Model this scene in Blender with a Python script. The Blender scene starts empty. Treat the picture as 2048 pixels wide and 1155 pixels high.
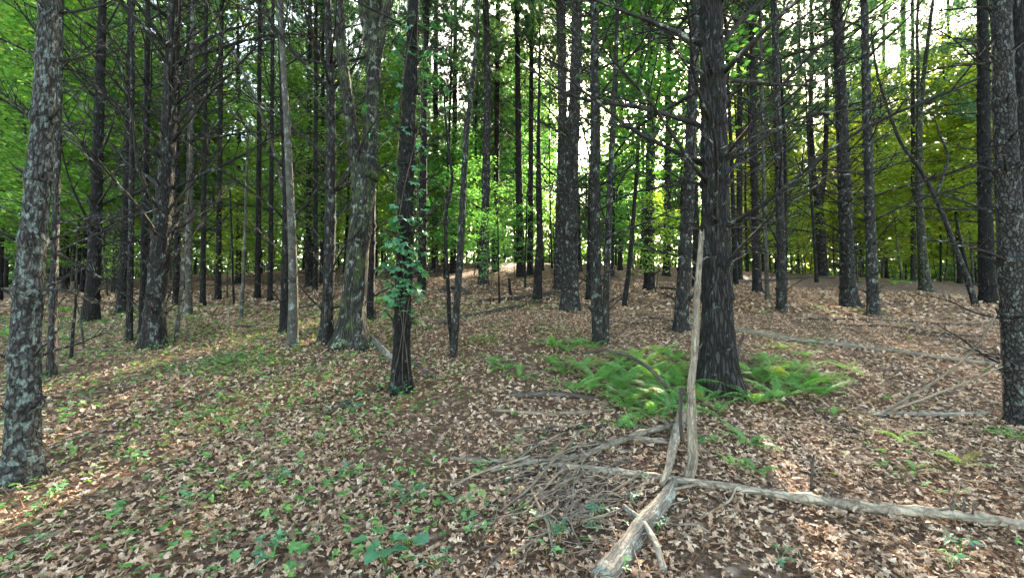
import bpy, math, random
import numpy as np
from mathutils import Matrix, Vector, Euler
PI = math.pi
R = random.Random(11)
G = np.random.default_rng(7)
S = bpy.context.scene
COL = S.collection

# ------------------------------------------------------------------ terrain
def _hash(ix, iy, iz):
    n = (ix.astype(np.int64)*374761393 + iy.astype(np.int64)*668265263 + iz.astype(np.int64)*2147483647 + 1013) & 0x7fffffff
    n = ((n ^ (n >> 13)) * 1274126177) & 0x7fffffff
    n = (n ^ (n >> 16)) & 0xffff
    return n / 65535.0
def vnoise(x, y, z=0.0):
    x, y, z = np.broadcast_arrays(np.asarray(x, float), np.asarray(y, float), np.asarray(z, float))
    xi, yi, zi = np.floor(x), np.floor(y), np.floor(z)
    fx, fy, fz = x-xi, y-yi, z-zi
    fx, fy, fz = fx*fx*(3-2*fx), fy*fy*(3-2*fy), fz*fz*(3-2*fz)
    r = 0
    for a in (0, 1):
        for b in (0, 1):
            for c in (0, 1):
                w = (fx if a else 1-fx)*(fy if b else 1-fy)*(fz if c else 1-fz)
                r = r + w*_hash(xi+a, yi+b, zi+c)
    return r*2-1
_ty = np.arange(-60, 420, 0.25)
_tz = np.interp(_ty, [-60, -10, 0, 3, 4.7, 6.5, 10, 17, 28, 36, 45, 60, 120, 420],
                [-3, -.7, 0, .27, .55, .92, 1.5, 2.6, 4.4, 5.0, 5.1, 4.6, 3, 2])
for _ in range(2):
    _tz = np.convolve(np.pad(_tz, 4, mode='edge'), np.ones(9)/9, 'valid')
def h0(x, y):
    x = np.asarray(x, float); y = np.asarray(y, float)
    z = np.interp(y, _ty, _tz) - .0022*x*x/(1+(x/40)**2)
    z = z + .03*vnoise(x*.9, y*.9, 3) + .09*vnoise(x*.25, y*.25, 9) + .012*vnoise(x*3.1, y*3.1, 5)
    return z
_h00 = float(h0(0, 0))
def h(x, y): return h0(x, y)-_h00
CAM = np.array([0, 0, 1.5]); PITCH = math.radians(2.5); F = 859.0
FW = np.array([0, math.cos(PITCH), math.sin(PITCH)]); UP = np.array([0, -math.sin(PITCH), math.cos(PITCH)])
RT = np.array([1., 0, 0])
def ray(px, py):
    return FW + RT*(px-1024)/F + UP*(577.5-py)/F
def at(px, py, Y):
    d = ray(px, py); return CAM + d*(Y/d[1])
_st = np.concatenate([np.arange(.8, 12, .01), np.arange(12, 90, .05)])
def pix(px, py, lift=0.0):
    d = ray(px, py); t = _st/d[1]
    P = CAM[None]+t[:, None]*d[None]
    below = P[:, 2] < h(P[:, 0], P[:, 1])+lift
    i = int(np.argmax(below)) if below.any() else len(t)-1
    p = P[i].copy(); p[2] = float(h(p[0], p[1]))+lift
    return p

# ------------------------------------------------------------------ mesh helper
class MB:
    def __init__(s): s.V = []; s.B = []; s.Q = []; s.T = []; s.QM = []; s.TM = []; s.n = 0
    def add(s, V, quads=None, tris=None, bc=None, mi=0):
        V = np.asarray(V, float).reshape(-1, 3)
        s.V.append(V); s.B.append(V.copy() if bc is None else bc)
        if quads is not None and len(quads):
            s.Q.append(np.asarray(quads, np.int64)+s.n); s.QM.append(np.full(len(quads), mi))
        if tris is not None and len(tris):
            s.T.append(np.asarray(tris, np.int64)+s.n); s.TM.append(np.full(len(tris), mi))
        s.n += len(V)
    def mesh(s, name, mats, smooth=True, bark=True):
        V = np.concatenate(s.V); me = bpy.data.meshes.new(name)
        Q = np.concatenate(s.Q) if s.Q else np.zeros((0, 4), int); T = np.concatenate(s.T) if s.T else np.zeros((0, 3), int)
        me.vertices.add(len(V)); me.vertices.foreach_set('co', V.astype(np.float32).ravel())
        loops = np.concatenate([Q.ravel(), T.ravel()]).astype(np.int32)
        me.loops.add(len(loops)); me.loops.foreach_set('vertex_index', loops)
        npol = len(Q)+len(T); me.polygons.add(npol)
        st = np.concatenate([np.arange(len(Q))*4, len(Q)*4+np.arange(len(T))*3]).astype(np.int32)
        me.polygons.foreach_set('loop_start', st)
        mi = np.concatenate((s.QM+s.TM) or [np.zeros(0)]).astype(np.int32)
        me.polygons.foreach_set('material_index', mi)
        me.polygons.foreach_set('use_smooth', np.full(npol, smooth))
        for m in (mats if isinstance(mats, (list, tuple)) else [mats]): me.materials.append(m)
        if bark:
            a = me.attributes.new('barkco', 'FLOAT_VECTOR', 'POINT')
            a.data.foreach_set('vector', np.concatenate(s.B).astype(np.float32).ravel())
        me.update(calc_edges=True)
        return me
    def tube(s, P, rad, n=6, bc_off=None, horiz=False, rough=0.0, rs=6.0, cap=True, mi=0, lobes=None):
        """swept tube; rad per point; rough = relative radial noise"""
        P = np.asarray(P, float); m = len(P); rad = np.broadcast_to(np.asarray(rad, float), (m,)).copy()
        d = np.gradient(P, axis=0); d /= np.linalg.norm(d, axis=1)[:, None]+1e-9
        sl = np.concatenate([[0], np.cumsum(np.linalg.norm(np.diff(P, axis=0), axis=1))])
        th = np.arange(n)*2*PI/n
        if horiz:
            U = np.tile([1., 0, 0], (m, 1)); W = np.tile([0, 1., 0], (m, 1))
        else:
            ref = np.array([0, 0, 1.]) if abs(d[0][2]) < .9 else np.array([1., 0, 0])
            U = np.cross(d, ref[None]); U /= np.linalg.norm(U, axis=1)[:, None]+1e-9
            W = np.cross(U, d)
        off = G.uniform(-50, 50, 3) if bc_off is None else bc_off
        c, sn = np.cos(th), np.sin(th)
        rr = rad[:, None]*np.ones((1, n))
        rm = max(rad[0], 1e-4)
        bx = rm*c[None]*np.ones((m, 1))+off[0]; by = rm*sn[None]*np.ones((m, 1))+off[1]; bz = sl[:, None]*np.ones((1, n))+off[2]
        if rough: rr = rr*(1+rough*vnoise(bx*rs/ max(rm*6,.1)*.5, by*rs/max(rm*6,.1)*.5, bz*rs*.4)+rough*.5*vnoise(bx*rs*3, by*rs*3, bz*rs*1.5))
        if lobes is not None: rr = rr*lobes(th[None], sl[:, None])
        V = P[:, None]+rr[..., None]*(c[None, :, None]*U[:, None]+sn[None, :, None]*W[:, None])
        i = np.arange(m-1)[:, None]*n; j = np.arange(n)[None]; k = (j+1) % n
        Qd = np.stack([i+j, i+k, i+n+k, i+n+j], -1).reshape(-1, 4)
        V = V.reshape(-1, 3); bc = np.stack([bx, by, bz], -1).reshape(-1, 3)
        tr = []
        if cap and n > 3:
            V = np.vstack([V, P[0], P[-1]]); bc = np.vstack([bc, bc[0], bc[-1]+[0.01, 0, .02]])
            a, b = m*n, m*n+1
            tr = [(a, (q+1) % n, q) for q in range(n)]+[(b, (m-1)*n+q, (m-1)*n+(q+1) % n) for q in range(n)]
        s.add(V, Qd, tr, bc, mi)
    def leaves(s, P, N, T, size, tpl, tq=None, tt=None, mi=0):
        """stamp a leaf template (side, along, up) at P with normal N and tip direction T"""
        P = np.asarray(P); N = N/(np.linalg.norm(N, axis=1)[:, None]+1e-9)
        T = T-N*(T*N).sum(1)[:, None]; T /= np.linalg.norm(T, axis=1)[:, None]+1e-9
        U = np.cross(T, N); n = len(P); k = len(tpl); size = np.broadcast_to(size, (n,))
        V = P[:, None]+size[:, None, None]*(tpl[None, :, 0, None]*U[:, None]+tpl[None, :, 1, None]*T[:, None]+tpl[None, :, 2, None]*N[:, None])
        o = (np.arange(n)*k)[:, None, None]
        s.add(V.reshape(-1, 3), None if tq is None else (np.asarray(tq)[None]+o).reshape(-1, 4),
              None if tt is None else (np.asarray(tt)[None]+o).reshape(-1, 3), mi=mi)

def link(name, data, parent=None):
    o = bpy.data.objects.new(name, data); COL.objects.link(o)
    if parent is not None: o.parent = parent
    return o
def tag(o, label, cat, group=None, kind=None):
    if label: o['label'] = label
    if cat: o['category'] = cat
    if group: o['group'] = group
    if kind: o['kind'] = kind
    return o
def thing(name, loc, label, cat, group=None, rz=0, sc=1):
    o = link(name, None); o.location = loc; o.rotation_euler = (0, 0, rz); o.scale = (sc,)*3
    o.empty_display_size = .2
    return tag(o, label, cat, group)
def copy_tree(root, loc, rz, sc, label, group, tint=None):
    r = root.copy(); COL.objects.link(r); r.location = loc; r.rotation_euler = (0, 0, rz); r.scale = sc if hasattr(sc, '__len__') else (sc,)*3
    r['label'] = label
    if group: r['group'] = group
    for ch in root.children:
        c = ch.copy(); COL.objects.link(c); c.parent = r
        if tint is not None: c.color = tint
    return r

# ------------------------------------------------------------------ materials
def mat(name):
    m = bpy.data.materials.new(name); m.use_nodes = True; nt = m.node_tree; nt.nodes.clear()
    return m, nt
class NT:
    def __init__(s, nt): s.nt = nt
    def n(s, t, **kw):
        x = s.nt.nodes.new(t)
        for k, v in kw.items():
            if k.startswith('i_'):
                key = k[2:]; key = int(key) if key.isdigit() else key.replace('_', ' ')
                x.inputs[key].default_value = v
            else: setattr(x, k, v)
        return x
    def l(s, a, b): s.nt.links.new(a, b)
    def ramp(s, fac, stops, interp='LINEAR'):
        r = s.nt.nodes.new('ShaderNodeValToRGB'); r.color_ramp.interpolation = interp
        e = r.color_ramp.elements
        while len(e) < len(stops): e.new(.5)
        for q, (p, c) in zip(e, stops):
            q.position = p; q.color = (c if len(c) == 4 else (*c, 1)) if hasattr(c, '__len__') else (c, c, c, 1)
        s.l(fac, r.inputs[0]); return r.outputs[0]
    def mix(s, fac, a, b, mode='MIX'):
        x = s.nt.nodes.new('ShaderNodeMix'); x.data_type = 'RGBA'; x.blend_type = mode
        for v, i in ((fac, 0), (a, 6), (b, 7)):
            if isinstance(v, bpy.types.NodeSocket): s.l(v, x.inputs[i])
            elif i == 0: x.inputs[0].default_value = v
            else: x.inputs[i].default_value = (*v, 1)
        return x.outputs[2]
    def math(s, op, a, b=None):
        x = s.nt.nodes.new('ShaderNodeMath'); x.operation = op
        for v, i in ((a, 0), (b, 1)):
            if v is None: continue
            if isinstance(v, bpy.types.NodeSocket): s.l(v, x.inputs[i])
            else: x.inputs[i].default_value = v
        return x.outputs[0]
    def noise(s, vec, scale, detail=3, rough=.55):
        x = s.n('ShaderNodeTexNoise'); x.inputs['Scale'].default_value = scale
        x.inputs['Detail'].default_value = detail; x.inputs['Roughness'].default_value = rough
        if vec is not None: s.l(vec, x.inputs['Vector'])
        return x.outputs['Fac']
    def vscale(s, vec, sc):
        x = s.n('ShaderNodeVectorMath', operation='MULTIPLY'); s.l(vec, x.inputs[0]); x.inputs[1].default_value = sc
        return x.outputs[0]
    def vadd(s, a, b):
        x = s.n('ShaderNodeVectorMath', operation='ADD'); s.l(a, x.inputs[0]); s.l(b, x.inputs[1]); return x.outputs[0]
    def finish(s, col, rough=.9, bump=None, bdist=.01, bstr=1.0, spec=.2):
        b = s.n('ShaderNodeBsdfPrincipled'); o = s.n('ShaderNodeOutputMaterial')
        s.l(col, b.inputs['Base Color']); b.inputs['Roughness'].default_value = rough
        b.inputs['Specular IOR Level'].default_value = spec
        if bump is not None:
            bp = s.n('ShaderNodeBump'); bp.inputs['Distance'].default_value = bdist; bp.inputs['Strength'].default_value = bstr
            s.l(bump, bp.inputs['Height']); s.l(bp.outputs[0], b.inputs['Normal'])
        s.l(b.outputs[0], o.inputs[0])

def bark(name, dark, light, plate=(30, 30, 9), lichen=.0, lcol=(.30, .33, .27), moss=0.0, crack=1.0, bdist=.012, lsc=9):
    if name.startswith('bark'): dark = tuple(c*.75 for c in dark); light = tuple(c*.72 for c in light); lcol = tuple(c*.85 for c in lcol)
    m, nt = mat(name); k = NT(nt)
    a = k.n('ShaderNodeAttribute', attribute_name='barkco'); oi = k.n('ShaderNodeObjectInfo')
    v = a.outputs['Vector']
    wob = k.n('ShaderNodeTexNoise'); wob.inputs['Scale'].default_value = 14; wob.inputs['Detail'].default_value = 3; k.l(v, wob.inputs['Vector'])
    v2 = k.vadd(v, k.vscale(wob.outputs['Color'], (.03, .03, .06)))
    vs = k.vscale(v2, plate)
    vo = k.n('ShaderNodeTexVoronoi', feature='DISTANCE_TO_EDGE'); vo.inputs['Scale'].default_value = 1; k.l(vs, vo.inputs['Vector'])
    vc = k.n('ShaderNodeTexVoronoi', feature='F1'); vc.inputs['Scale'].default_value = 1; k.l(vs, vc.inputs['Vector'])
    fine = k.noise(k.vscale(v, (1, 1, .35)), 70, 4, .65)
    big = k.noise(v, 3.5, 3)
    pl = k.ramp(vo.outputs['Distance'], [(0, 0), (.22, 1)])
    h_ = k.math('ADD', k.math('MULTIPLY', pl, crack), k.math('MULTIPLY', fine, .6))
    sep = k.n('ShaderNodeSeparateColor'); k.l(vc.outputs['Color'], sep.inputs[0])
    t = k.math('ADD', k.math('MULTIPLY', fine, .55), k.math('ADD', k.math('MULTIPLY', sep.outputs[0], .3), k.math('MULTIPLY', big, .35)))
    col = k.ramp(t, [(.3, dark), (.85, light)])
    col = k.mix(k.math('MULTIPLY', k.math('SUBTRACT', 1.0, pl), .75*crack), col, tuple(c*.35 for c in dark))
    if moss:
        g = k.ramp(k.noise(v, 5, 4), [(.5, 0), (.62, moss)])
        col = k.mix(g, col, (.05, .075, .02))
    if lichen:
        g = k.math('MULTIPLY', k.ramp(k.noise(v, lsc, 5, .7), [(.62-lichen*.22, 0), (.68-lichen*.2, 1)]), k.ramp(k.noise(v, 45, 3, .7), [(.35, .15), (.55, 1)]))
        col = k.mix(k.math('MULTIPLY', g, .85), col, lcol)
    val = k.n('ShaderNodeHueSaturation'); k.l(col, val.inputs['Color'])
    k.l(k.math('ADD', .8, k.math('MULTIPLY', oi.outputs['Random'], .4)), val.inputs['Value'])
    k.finish(val.outputs[0], .95, h_, bdist, 1.0, .15)
    return m
def leafmat(name, stops, trans=.45, use_color=True, gloss=.04, dirt=False):
    m, nt = mat(name); k = NT(nt)
    ge = k.n('ShaderNodeNewGeometry'); col = k.ramp(ge.outputs['Random Per Island'], stops)
    if use_color:
        oi = k.n('ShaderNodeObjectInfo'); col = k.mix(1.0, col, oi.outputs['Color'], 'MULTIPLY')
    if dirt:
        tc = k.n('ShaderNodeNewGeometry'); f = k.noise(tc.outputs['Position'], 60, 3, .7)
        col = k.mix(1.0, col, k.ramp(f, [(.25, .5), (.6, 1.0)]), 'MULTIPLY')
    d = k.n('ShaderNodeBsdfDiffuse'); t = k.n('ShaderNodeBsdfTranslucent'); g = k.n('ShaderNodeBsdfGlossy'); g.inputs['Roughness'].default_value = .5
    k.l(col, d.inputs[0]); g.inputs[0].default_value = (.8, .85, .9, 1)
    tcol = k.mix(1.0, col, (1.45, 1.5, .8), 'MULTIPLY') if trans > .3 else col
    k.l(tcol, t.inputs[0])
    x = k.n('ShaderNodeMixShader'); x.inputs[0].default_value = trans; k.l(d.outputs[0], x.inputs[1]); k.l(t.outputs[0], x.inputs[2])
    y = k.n('ShaderNodeMixShader'); y.inputs[0].default_value = gloss; k.l(x.outputs[0], y.inputs[1]); k.l(g.outputs[0], y.inputs[2])
    o = k.n('ShaderNodeOutputMaterial'); k.l(y.outputs[0], o.inputs[0])
    return m
M = {}
M['pine'] = bark('bark_pine', (.012, .011, .0095), (.07, .062, .056), lichen=.3, lcol=(.2, .23, .2))
M['lichen'] = bark('bark_pine_lichen', (.02, .018, .016), (.095, .086, .078), plate=(26, 26, 15), lichen=.5, lcol=(.185, .225, .2), lsc=17)
M['dark'] = bark('bark_dark', (.007, .006, .0055), (.038, .034, .031), lichen=.14, lcol=(.14, .16, .14))
M['furrow'] = bark('bark_furrowed', (.010, .009, .008), (.075, .067, .060), plate=(21, 21, 6), lichen=.16, lcol=(.17, .19, .17), bdist=.028)
M['ringed'] = bark('bark_flaking', (.014, .012, .011), (.08, .071, .064), plate=(26, 26, 20), lichen=.3, lcol=(.16, .18, .15), lsc=15, bdist=.016)
M['oak'] = bark('bark_oak', (.013, .012, .010), (.07, .063, .053), plate=(26, 26, 6), lichen=.28, lcol=(.22, .25, .2), moss=.5, bdist=.016)
M['smooth'] = bark('bark_smooth', (.028, .025, .02), (.095, .088, .073), plate=(8, 8, 14), lichen=.32, lcol=(.2, .22, .19), crack=.25, bdist=.004)
M['twig'] = bark('bark_dead_branch', (.010, .009, .008), (.045, .04, .036), plate=(40, 40, 20), crack=.4, lichen=.2, bdist=.003)
M['snag'] = bark('wood_bleached', (.085, .066, .047), (.34, .285, .215), plate=(70, 70, 6), crack=.7, lichen=.36, lcol=(.055, .045, .035), bdist=.006)
M['log'] = bark('wood_weathered', (.06, .05, .04), (.27, .235, .19), plate=(50, 50, 3), crack=.6, lichen=.3, lcol=(.3, .33, .27), bdist=.008)
M['darkstick'] = bark('wood_dark', (.02, .016, .013), (.10, .08, .065), plate=(50, 50, 5), crack=.6, bdist=.004)
M['stick'] = bark('wood_twig', (.06, .045, .033), (.27, .215, .155), plate=(60, 60, 6), crack=.4, bdist=.002)
M['maple'] = leafmat('leaf_maple', [(0, (.055, .14, .035)), (.4, (.085, .20, .045)), (.75, (.13, .26, .055)), (1, (.22, .29, .06))], .5)
M['farleaf'] = leafmat('leaf_far_shaded', [(0, (.035, .085, .025)), (.5, (.07, .14, .035)), (1, (.12, .2, .045))], .35)  # darker, less translucent leaves; shade from woods beyond is put into the colour
M['needle'] = leafmat('pine_needles', [(0, (.04, .095, .045)), (.5, (.07, .15, .062)), (1, (.11, .20, .08))], .45)
M['creeper'] = leafmat('leaf_creeper', [(0, (.03, .11, .05)), (.6, (.05, .17, .07)), (1, (.09, .23, .07))], .4, gloss=.06)
M['fern'] = leafmat('leaf_fern', [(0, (.065, .19, .045)), (.6, (.125, .29, .06)), (1, (.25, .37, .08))], .4)
M['herb'] = leafmat('leaf_herb', [(0, (.045, .13, .03)), (.55, (.09, .22, .045)), (1, (.19, .31, .07))], .4)
M['litter'] = leafmat('leaf_dry', [(0, (.10, .055, .03)), (.25, (.23, .13, .07)), (.5, (.38, .235, .14)), (.8, (.49, .34, .225)), (1, (.58, .44, .31))], .12, False, .03, True)
M['straw'] = leafmat('needle_straw', [(0, (.07, .035, .018)), (.6, (.16, .075, .035)), (1, (.26, .15, .08))], .05, False, .02)
def ground_mat():
    m, nt = mat('forest_floor'); k = NT(nt)
    p = k.n('ShaderNodeNewGeometry').outputs['Position']
    wv = k.n('ShaderNodeTexNoise'); wv.inputs['Scale'].default_value = 6; k.l(p, wv.inputs['Vector'])
    pv = k.vadd(p, k.vscale(wv.outputs['Color'], (.12, .12, .1)))
    vc = k.n('ShaderNodeTexVoronoi', feature='F1'); vc.inputs['Scale'].default_value = 11; k.l(pv, vc.inputs['Vector'])
    sep = k.n('ShaderNodeSeparateColor'); k.l(vc.outputs['Color'], sep.inputs[0])
    leafc = k.ramp(sep.outputs[0], [(0, (.06, .036, .024)), (.4, (.17, .105, .07)), (.75, (.32, .22, .155)), (1, (.48, .36, .28))])
    fine = k.noise(k.vscale(p, (1, 1, 1)), 55, 5, .7)
    soil = k.ramp(fine, [(.3, (.03, .02, .013)), (.52, (.10, .062, .038)), (.75, (.21, .14, .09))])
    f = k.ramp(k.noise(p, 1.6, 4, .65), [(.38, .15), (.62, .9)])
    edge = k.ramp(vc.outputs['Distance'], [(.25, 1), (.55, 0)])
    col = k.mix(k.math('MULTIPLY', f, edge), soil, leafc)
    gr = k.ramp(k.noise(p, .55, 3), [(.6, 0), (.75, .45)])
    col = k.mix(k.math('MULTIPLY', gr, k.ramp(k.noise(p, 20, 3), [(.45, 0), (.6, 1)])), col, (.045, .075, .02))
    hgt = k.math('ADD', k.math('MULTIPLY', sep.outputs[1], .6), fine)
    k.finish(col, .95, hgt, .03, .9, .1)
    return m
M['ground'] = ground_mat()

# ------------------------------------------------------------------ ground
def build_ground():
    xs = np.concatenate([-np.geomspace(300, 12, 40), np.linspace(-11.8, 11.8, 200), np.geomspace(12, 300, 40)])
    ys = np.concatenate([-np.geomspace(50, 3, 12), np.linspace(-2.8, 14, 150), np.geomspace(14.15, 350, 120)])
    X, Y = np.meshgrid(xs, ys); Z = h(X, Y)
    b = MB(); nx = len(xs); i = (np.arange(len(ys)-1)*nx)[:, None]; j = np.arange(nx-1)[None]
    b.add(np.stack([X, Y, Z], -1).reshape(-1, 3), np.stack([i+j, i+j+1, i+nx+j+1, i+nx+j], -1).reshape(-1, 4))
    o = link('ground', b.mesh('ground', M['ground'], bark=False)); o['kind'] = 'structure'
build_ground()

# ------------------------------------------------------------------ branch pool
def branch_path(L, elev, curve, n=9, wig=.05):
    s = np.linspace(0, 1, n); e = elev+curve*s
    dx = np.cos(e); dz = np.sin(e)
    x = np.concatenate([[0], np.cumsum((dx[1:]+dx[:-1])/2)])/(n-1)*L
    z = np.concatenate([[0], np.cumsum((dz[1:]+dz[:-1])/2)])/(n-1)*L
    ph = R.uniform(0, 9)
    y = wig*L*(np.sin(s*4+ph)-math.sin(ph))*s
    z = z+wig*.6*L*(np.sin(s*7+ph)-math.sin(ph))*s
    return np.stack([x, y, z], -1)
def add_branch(b, P, r0, sides=6, twigs=8, tl=.3, sub=True, tw_sides=4):
    n = len(P); s = np.linspace(0, 1, n)
    b.tube(P, r0*(1-s*.8)+.0015, sides, rough=.12, rs=20)
    L = np.linalg.norm(P[-1]-P[0])
    for q in range(twigs):
        f = .25+.72*(q+R.random())/twigs; i = min(int(f*(n-1)), n-2); p = P[i]+(P[i+1]-P[i])*(f*(n-1)-i)
        d = P[i+1]-P[i]; d = d/np.linalg.norm(d)
        side = np.cross(d, [0, 0, 1]); side /= np.linalg.norm(side)+1e-9
        sg = 1 if q % 2 else -1
        v = d*R.uniform(.4, .9)+side*sg*R.uniform(.4, .9)+np.array([0, 0, R.uniform(-.15, .5)]); v /= np.linalg.norm(v)
        l = L*tl*R.uniform(.4, 1.1)*(1.15-f*.7)
        k = np.linspace(0, 1, 5)[:, None]
        Q = p+v*l*k+np.array([0, 0, R.uniform(-.1, .2)])*l*k**2+side*R.uniform(-.15, .15)*l*k**2
        b.tube(Q, (r0*.32)*(1-k[:, 0]*.7)+.001, tw_sides, cap=False)
        if sub and R.random() < .7:
            p2 = Q[2]; v2 = v+side*sg*R.uniform(-.9, .6)+np.array([0, 0, R.uniform(-.2, .5)])
            Q2 = p2+v2*l*.5*np.linspace(0, 1, 3)[:, None]
            b.tube(Q2, r0*.16, 3, cap=False)
BR = []
for q in range(16):
    b = MB(); add_branch(b, branch_path(1.0, R.uniform(-.05, .25), R.uniform(-.55, .45), 10, R.uniform(.03, .09)), .0108, 7, R.choice([8, 12, 16]), .36)
    BR.append(b.mesh('dead_branch', M['twig']))
STUB = []
for q in range(4):
    b = MB(); b.tube(branch_path(1.0, .2, R.uniform(-.4, .4), 5, .05), np.array([.09, .075, .06, .055, .035]), 7, rough=.2, rs=12)
    STUB.append(b.mesh('dead_branch', M['twig']))

LSTUB = []
for me in STUB:
    me = me.copy(); me.materials[0] = M['log']; LSTUB.append(me)
# ------------------------------------------------------------------ crowns
def unit(n): v = G.normal(size=(n, 3)); return v/np.linalg.norm(v, axis=1)[:, None]
DIA = np.array([[0, 0, 0], [.33, .42, .06], [0, 1, 0], [-.33, .42, .06], [0, .45, -.04]])
DIA_T = [(0, 1, 4), (1, 2, 4), (2, 3, 4), (3, 0, 4)]
TRI = np.array([[-.085, 0, 0], [.085, 0, 0], [0, 1, .0]]); TRI_T = [(0, 1, 2)]
def pine_crown(Hc, rad, nb, tufts=15, needles=14, nl=.21):
    b = MB(); bP = []
    for q in range(nb):
        f = (q+R.random())/nb; z = Hc*f; L = rad*(1-f**1.5*.85)*R.uniform(.6, 1.1); a = R.random()*2*PI
        P = branch_path(L, R.uniform(.0, .35), R.uniform(-.2, .5), 7, .06)
        ca, sa = math.cos(a), math.sin(a)
        P = np.stack([P[:, 0]*ca-P[:, 1]*sa, P[:, 0]*sa+P[:, 1]*ca, P[:, 2]+z], -1)
        b.tube(P, .018*(1-np.linspace(0, .8, 7)), 4, cap=False, mi=1)
        for t in range(tufts):
            s = R.uniform(.3, 1.0); i = min(int(s*6), 5); p = P[i]+(P[i+1]-P[i])*(s*6-i)
            w = .28*L*(1.1-s)
            c = p+np.array([R.gauss(0, w), R.gauss(0, w), R.gauss(.04, .09)])
            bP.append((c, P[i+1]-P[i]))
    C = np.array([x[0] for x in bP]); D = np.array([x[1] for x in bP]); D /= np.linalg.norm(D, axis=1)[:, None]+1e-9
    C = np.repeat(C, needles, 0); D = np.repeat(D, needles, 0)+np.array([0, 0, .35])+unit(len(C))*.85
    C = C+unit(len(C))*.035
    b.leaves(C, unit(len(C)), D, G.uniform(.7, 1.25, len(C))*nl, TRI, None, TRI_T)
    return b.mesh('crown', [M['needle'], M['twig']], False)
PINE_CROWN = [pine_crown(9.5, 2.7, 62), pine_crown(8, 2.3, 50), pine_crown(11, 2.4, 62), pine_crown(7.5, 3.0, 52)]
def maple(H, z0, rad, nsp, per, r0=.045, leaf=.125):
    """trunk mesh with limbs, crown mesh of leaf sprays"""
    b = MB(); n = 14; s = np.linspace(0, 1, n); ph = R.uniform(0, 9)
    P = np.stack([.25*np.sin(s*3+ph)-.25*math.sin(ph), .25*np.cos(s*2.6+ph)-.25*math.cos(ph), s*H], -1)
    b.tube(P, r0*(1-s*.85), 8, rough=.08)
    c = MB(); Cs = []; Ns = []; Ts = []
    for q in range(nsp):
        f = (q+R.random())/nsp; z = z0+(H-z0)*f; i = min(int(z/H*(n-1)), n-2); p = P[i]+(P[i+1]-P[i])*(z/H*(n-1)-i)
        L = rad*(1-.65*abs(f-.35))*R.uniform(.45, 1.05); a = R.random()*2*PI
        bp = branch_path(L, R.uniform(.25, .8), R.uniform(-.7, -.2), 7, .06); ca, sa = math.cos(a), math.sin(a)
        bp = np.stack([bp[:, 0]*ca-bp[:, 1]*sa, bp[:, 0]*sa+bp[:, 1]*ca, bp[:, 2]], -1)+p
        b.tube(bp, r0*.28*(1-np.linspace(0, .85, 7)), 5, cap=False)
        m = int(per*R.uniform(.6, 1.3)); t = G.uniform(.25, 1.05, m); ii = np.minimum((t*6).astype(int), 5)
        base = bp[ii]+(bp[ii+1]-bp[ii])*((t*6)-ii)[:, None]
        w = .16+.3*L*(1.15-t)
        off = G.normal(size=(m, 3))*np.stack([w, w, .05+0*w], -1)
        off[:, 2] -= .12*(off[:, 0]**2+off[:, 1]**2)
        Cs.append(base+off); out = base+off-p; out[:, 2] *= .2
        Ts.append(out+G.normal(size=(m, 3))*.4*np.linalg.norm(out, axis=1)[:, None]+[0, 0, -.1])
        Ns.append(np.array([0, 0, 1.])+G.normal(size=(m, 3))*.35)
    C = np.concatenate(Cs); c.leaves(C, np.concatenate(Ns), np.concatenate(Ts), G.uniform(.7, 1.3, len(C))*leaf, DIA*[1.25, 1, 1], None, DIA_T)
    return b.mesh('trunk', M['smooth']), c.mesh('crown', M['maple'], False)
MAPLE = [maple(8.5, 1.8, 2.5, 60, 150), maple(6.2, 1.2, 2.1, 46, 140), maple(10.5, 2.4, 2.8, 74, 145), maple(7.2, 2.2, 2.4, 48, 150), maple(4.2, .9, 1.4, 28, 90, .025, .09)]

# ------------------------------------------------------------------ hand-placed trees
PLACED = []
EL, AZ = math.radians(24), math.radians(20)
SUNLINES = [(pix(742, 688), 2.8), (pix(362, 690), 2.8), (pix(1640, 632), 1.9), (pix(1335, 730), 1.55)]
def in_sun(x, y, lo, hi, extra=0.0):
    """natural openings in the canopy: no crown between lo and hi above the ground stands across these low sun rays"""
    for p, wd in SUNLINES:
        dx, dy = x-p[0], y-p[1]; al = dx*math.sin(AZ)+dy*math.cos(AZ); ac = abs(dx*math.cos(AZ)-dy*math.sin(AZ))
        zr = p[2]+al*math.tan(EL)-float(h(x, y))
        if al > 3 and ac < wd+extra and lo-.5 < zr < hi: return True
    return False
def trunk_axis(pts, Y, base, H):
    """pts: [(px, py, width px)] bottom to top, in the vertical plane at depth Y; extended up to H above the base"""
    ca = .89/math.sqrt(1+((pts[0][0]-1024)/F)**2)
    A = [np.array(base)]; W = [pts[0][2]/2/F*Y*ca]
    for px, py, w in pts[1:]:
        p = at(px, py, Y); A.append(p); W.append(w/2/F*Y*ca)
    A = np.array(A); W = np.array(W)
    slope = (A[-1]-A[-2]); slope = slope/slope[2]
    top = A[-1].copy(); zt = base[2]+H
    if zt > top[2]+.5:
        e = [top+np.array([slope[0]*.5, slope[1]*.5, 1])*(zt-top[2])*f for f in (.33, .66, 1)]
        A = np.vstack([A, e]); W = np.concatenate([W, [W[-1]*.8, W[-1]*.5, W[-1]*.12]])
    return A, W
def smooth_axis(A, W, step_near, ztop, step_far=.3):
    z = A[:, 2]; zz = np.concatenate([np.arange(z[0]-.25, ztop, step_near), np.arange(ztop, z[-1], step_far), [z[-1]]])
    P = np.stack([np.interp(zz, z, A[:, 0]), np.interp(zz, z, A[:, 1]), zz], -1); r = np.interp(zz, z, W)
    kz = np.ones(9)/9
    for c in (0, 1):
        e = np.pad(P[:, c], 4, mode='edge'); P[:, c] = np.convolve(e, kz, 'valid')
    return P, r
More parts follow.
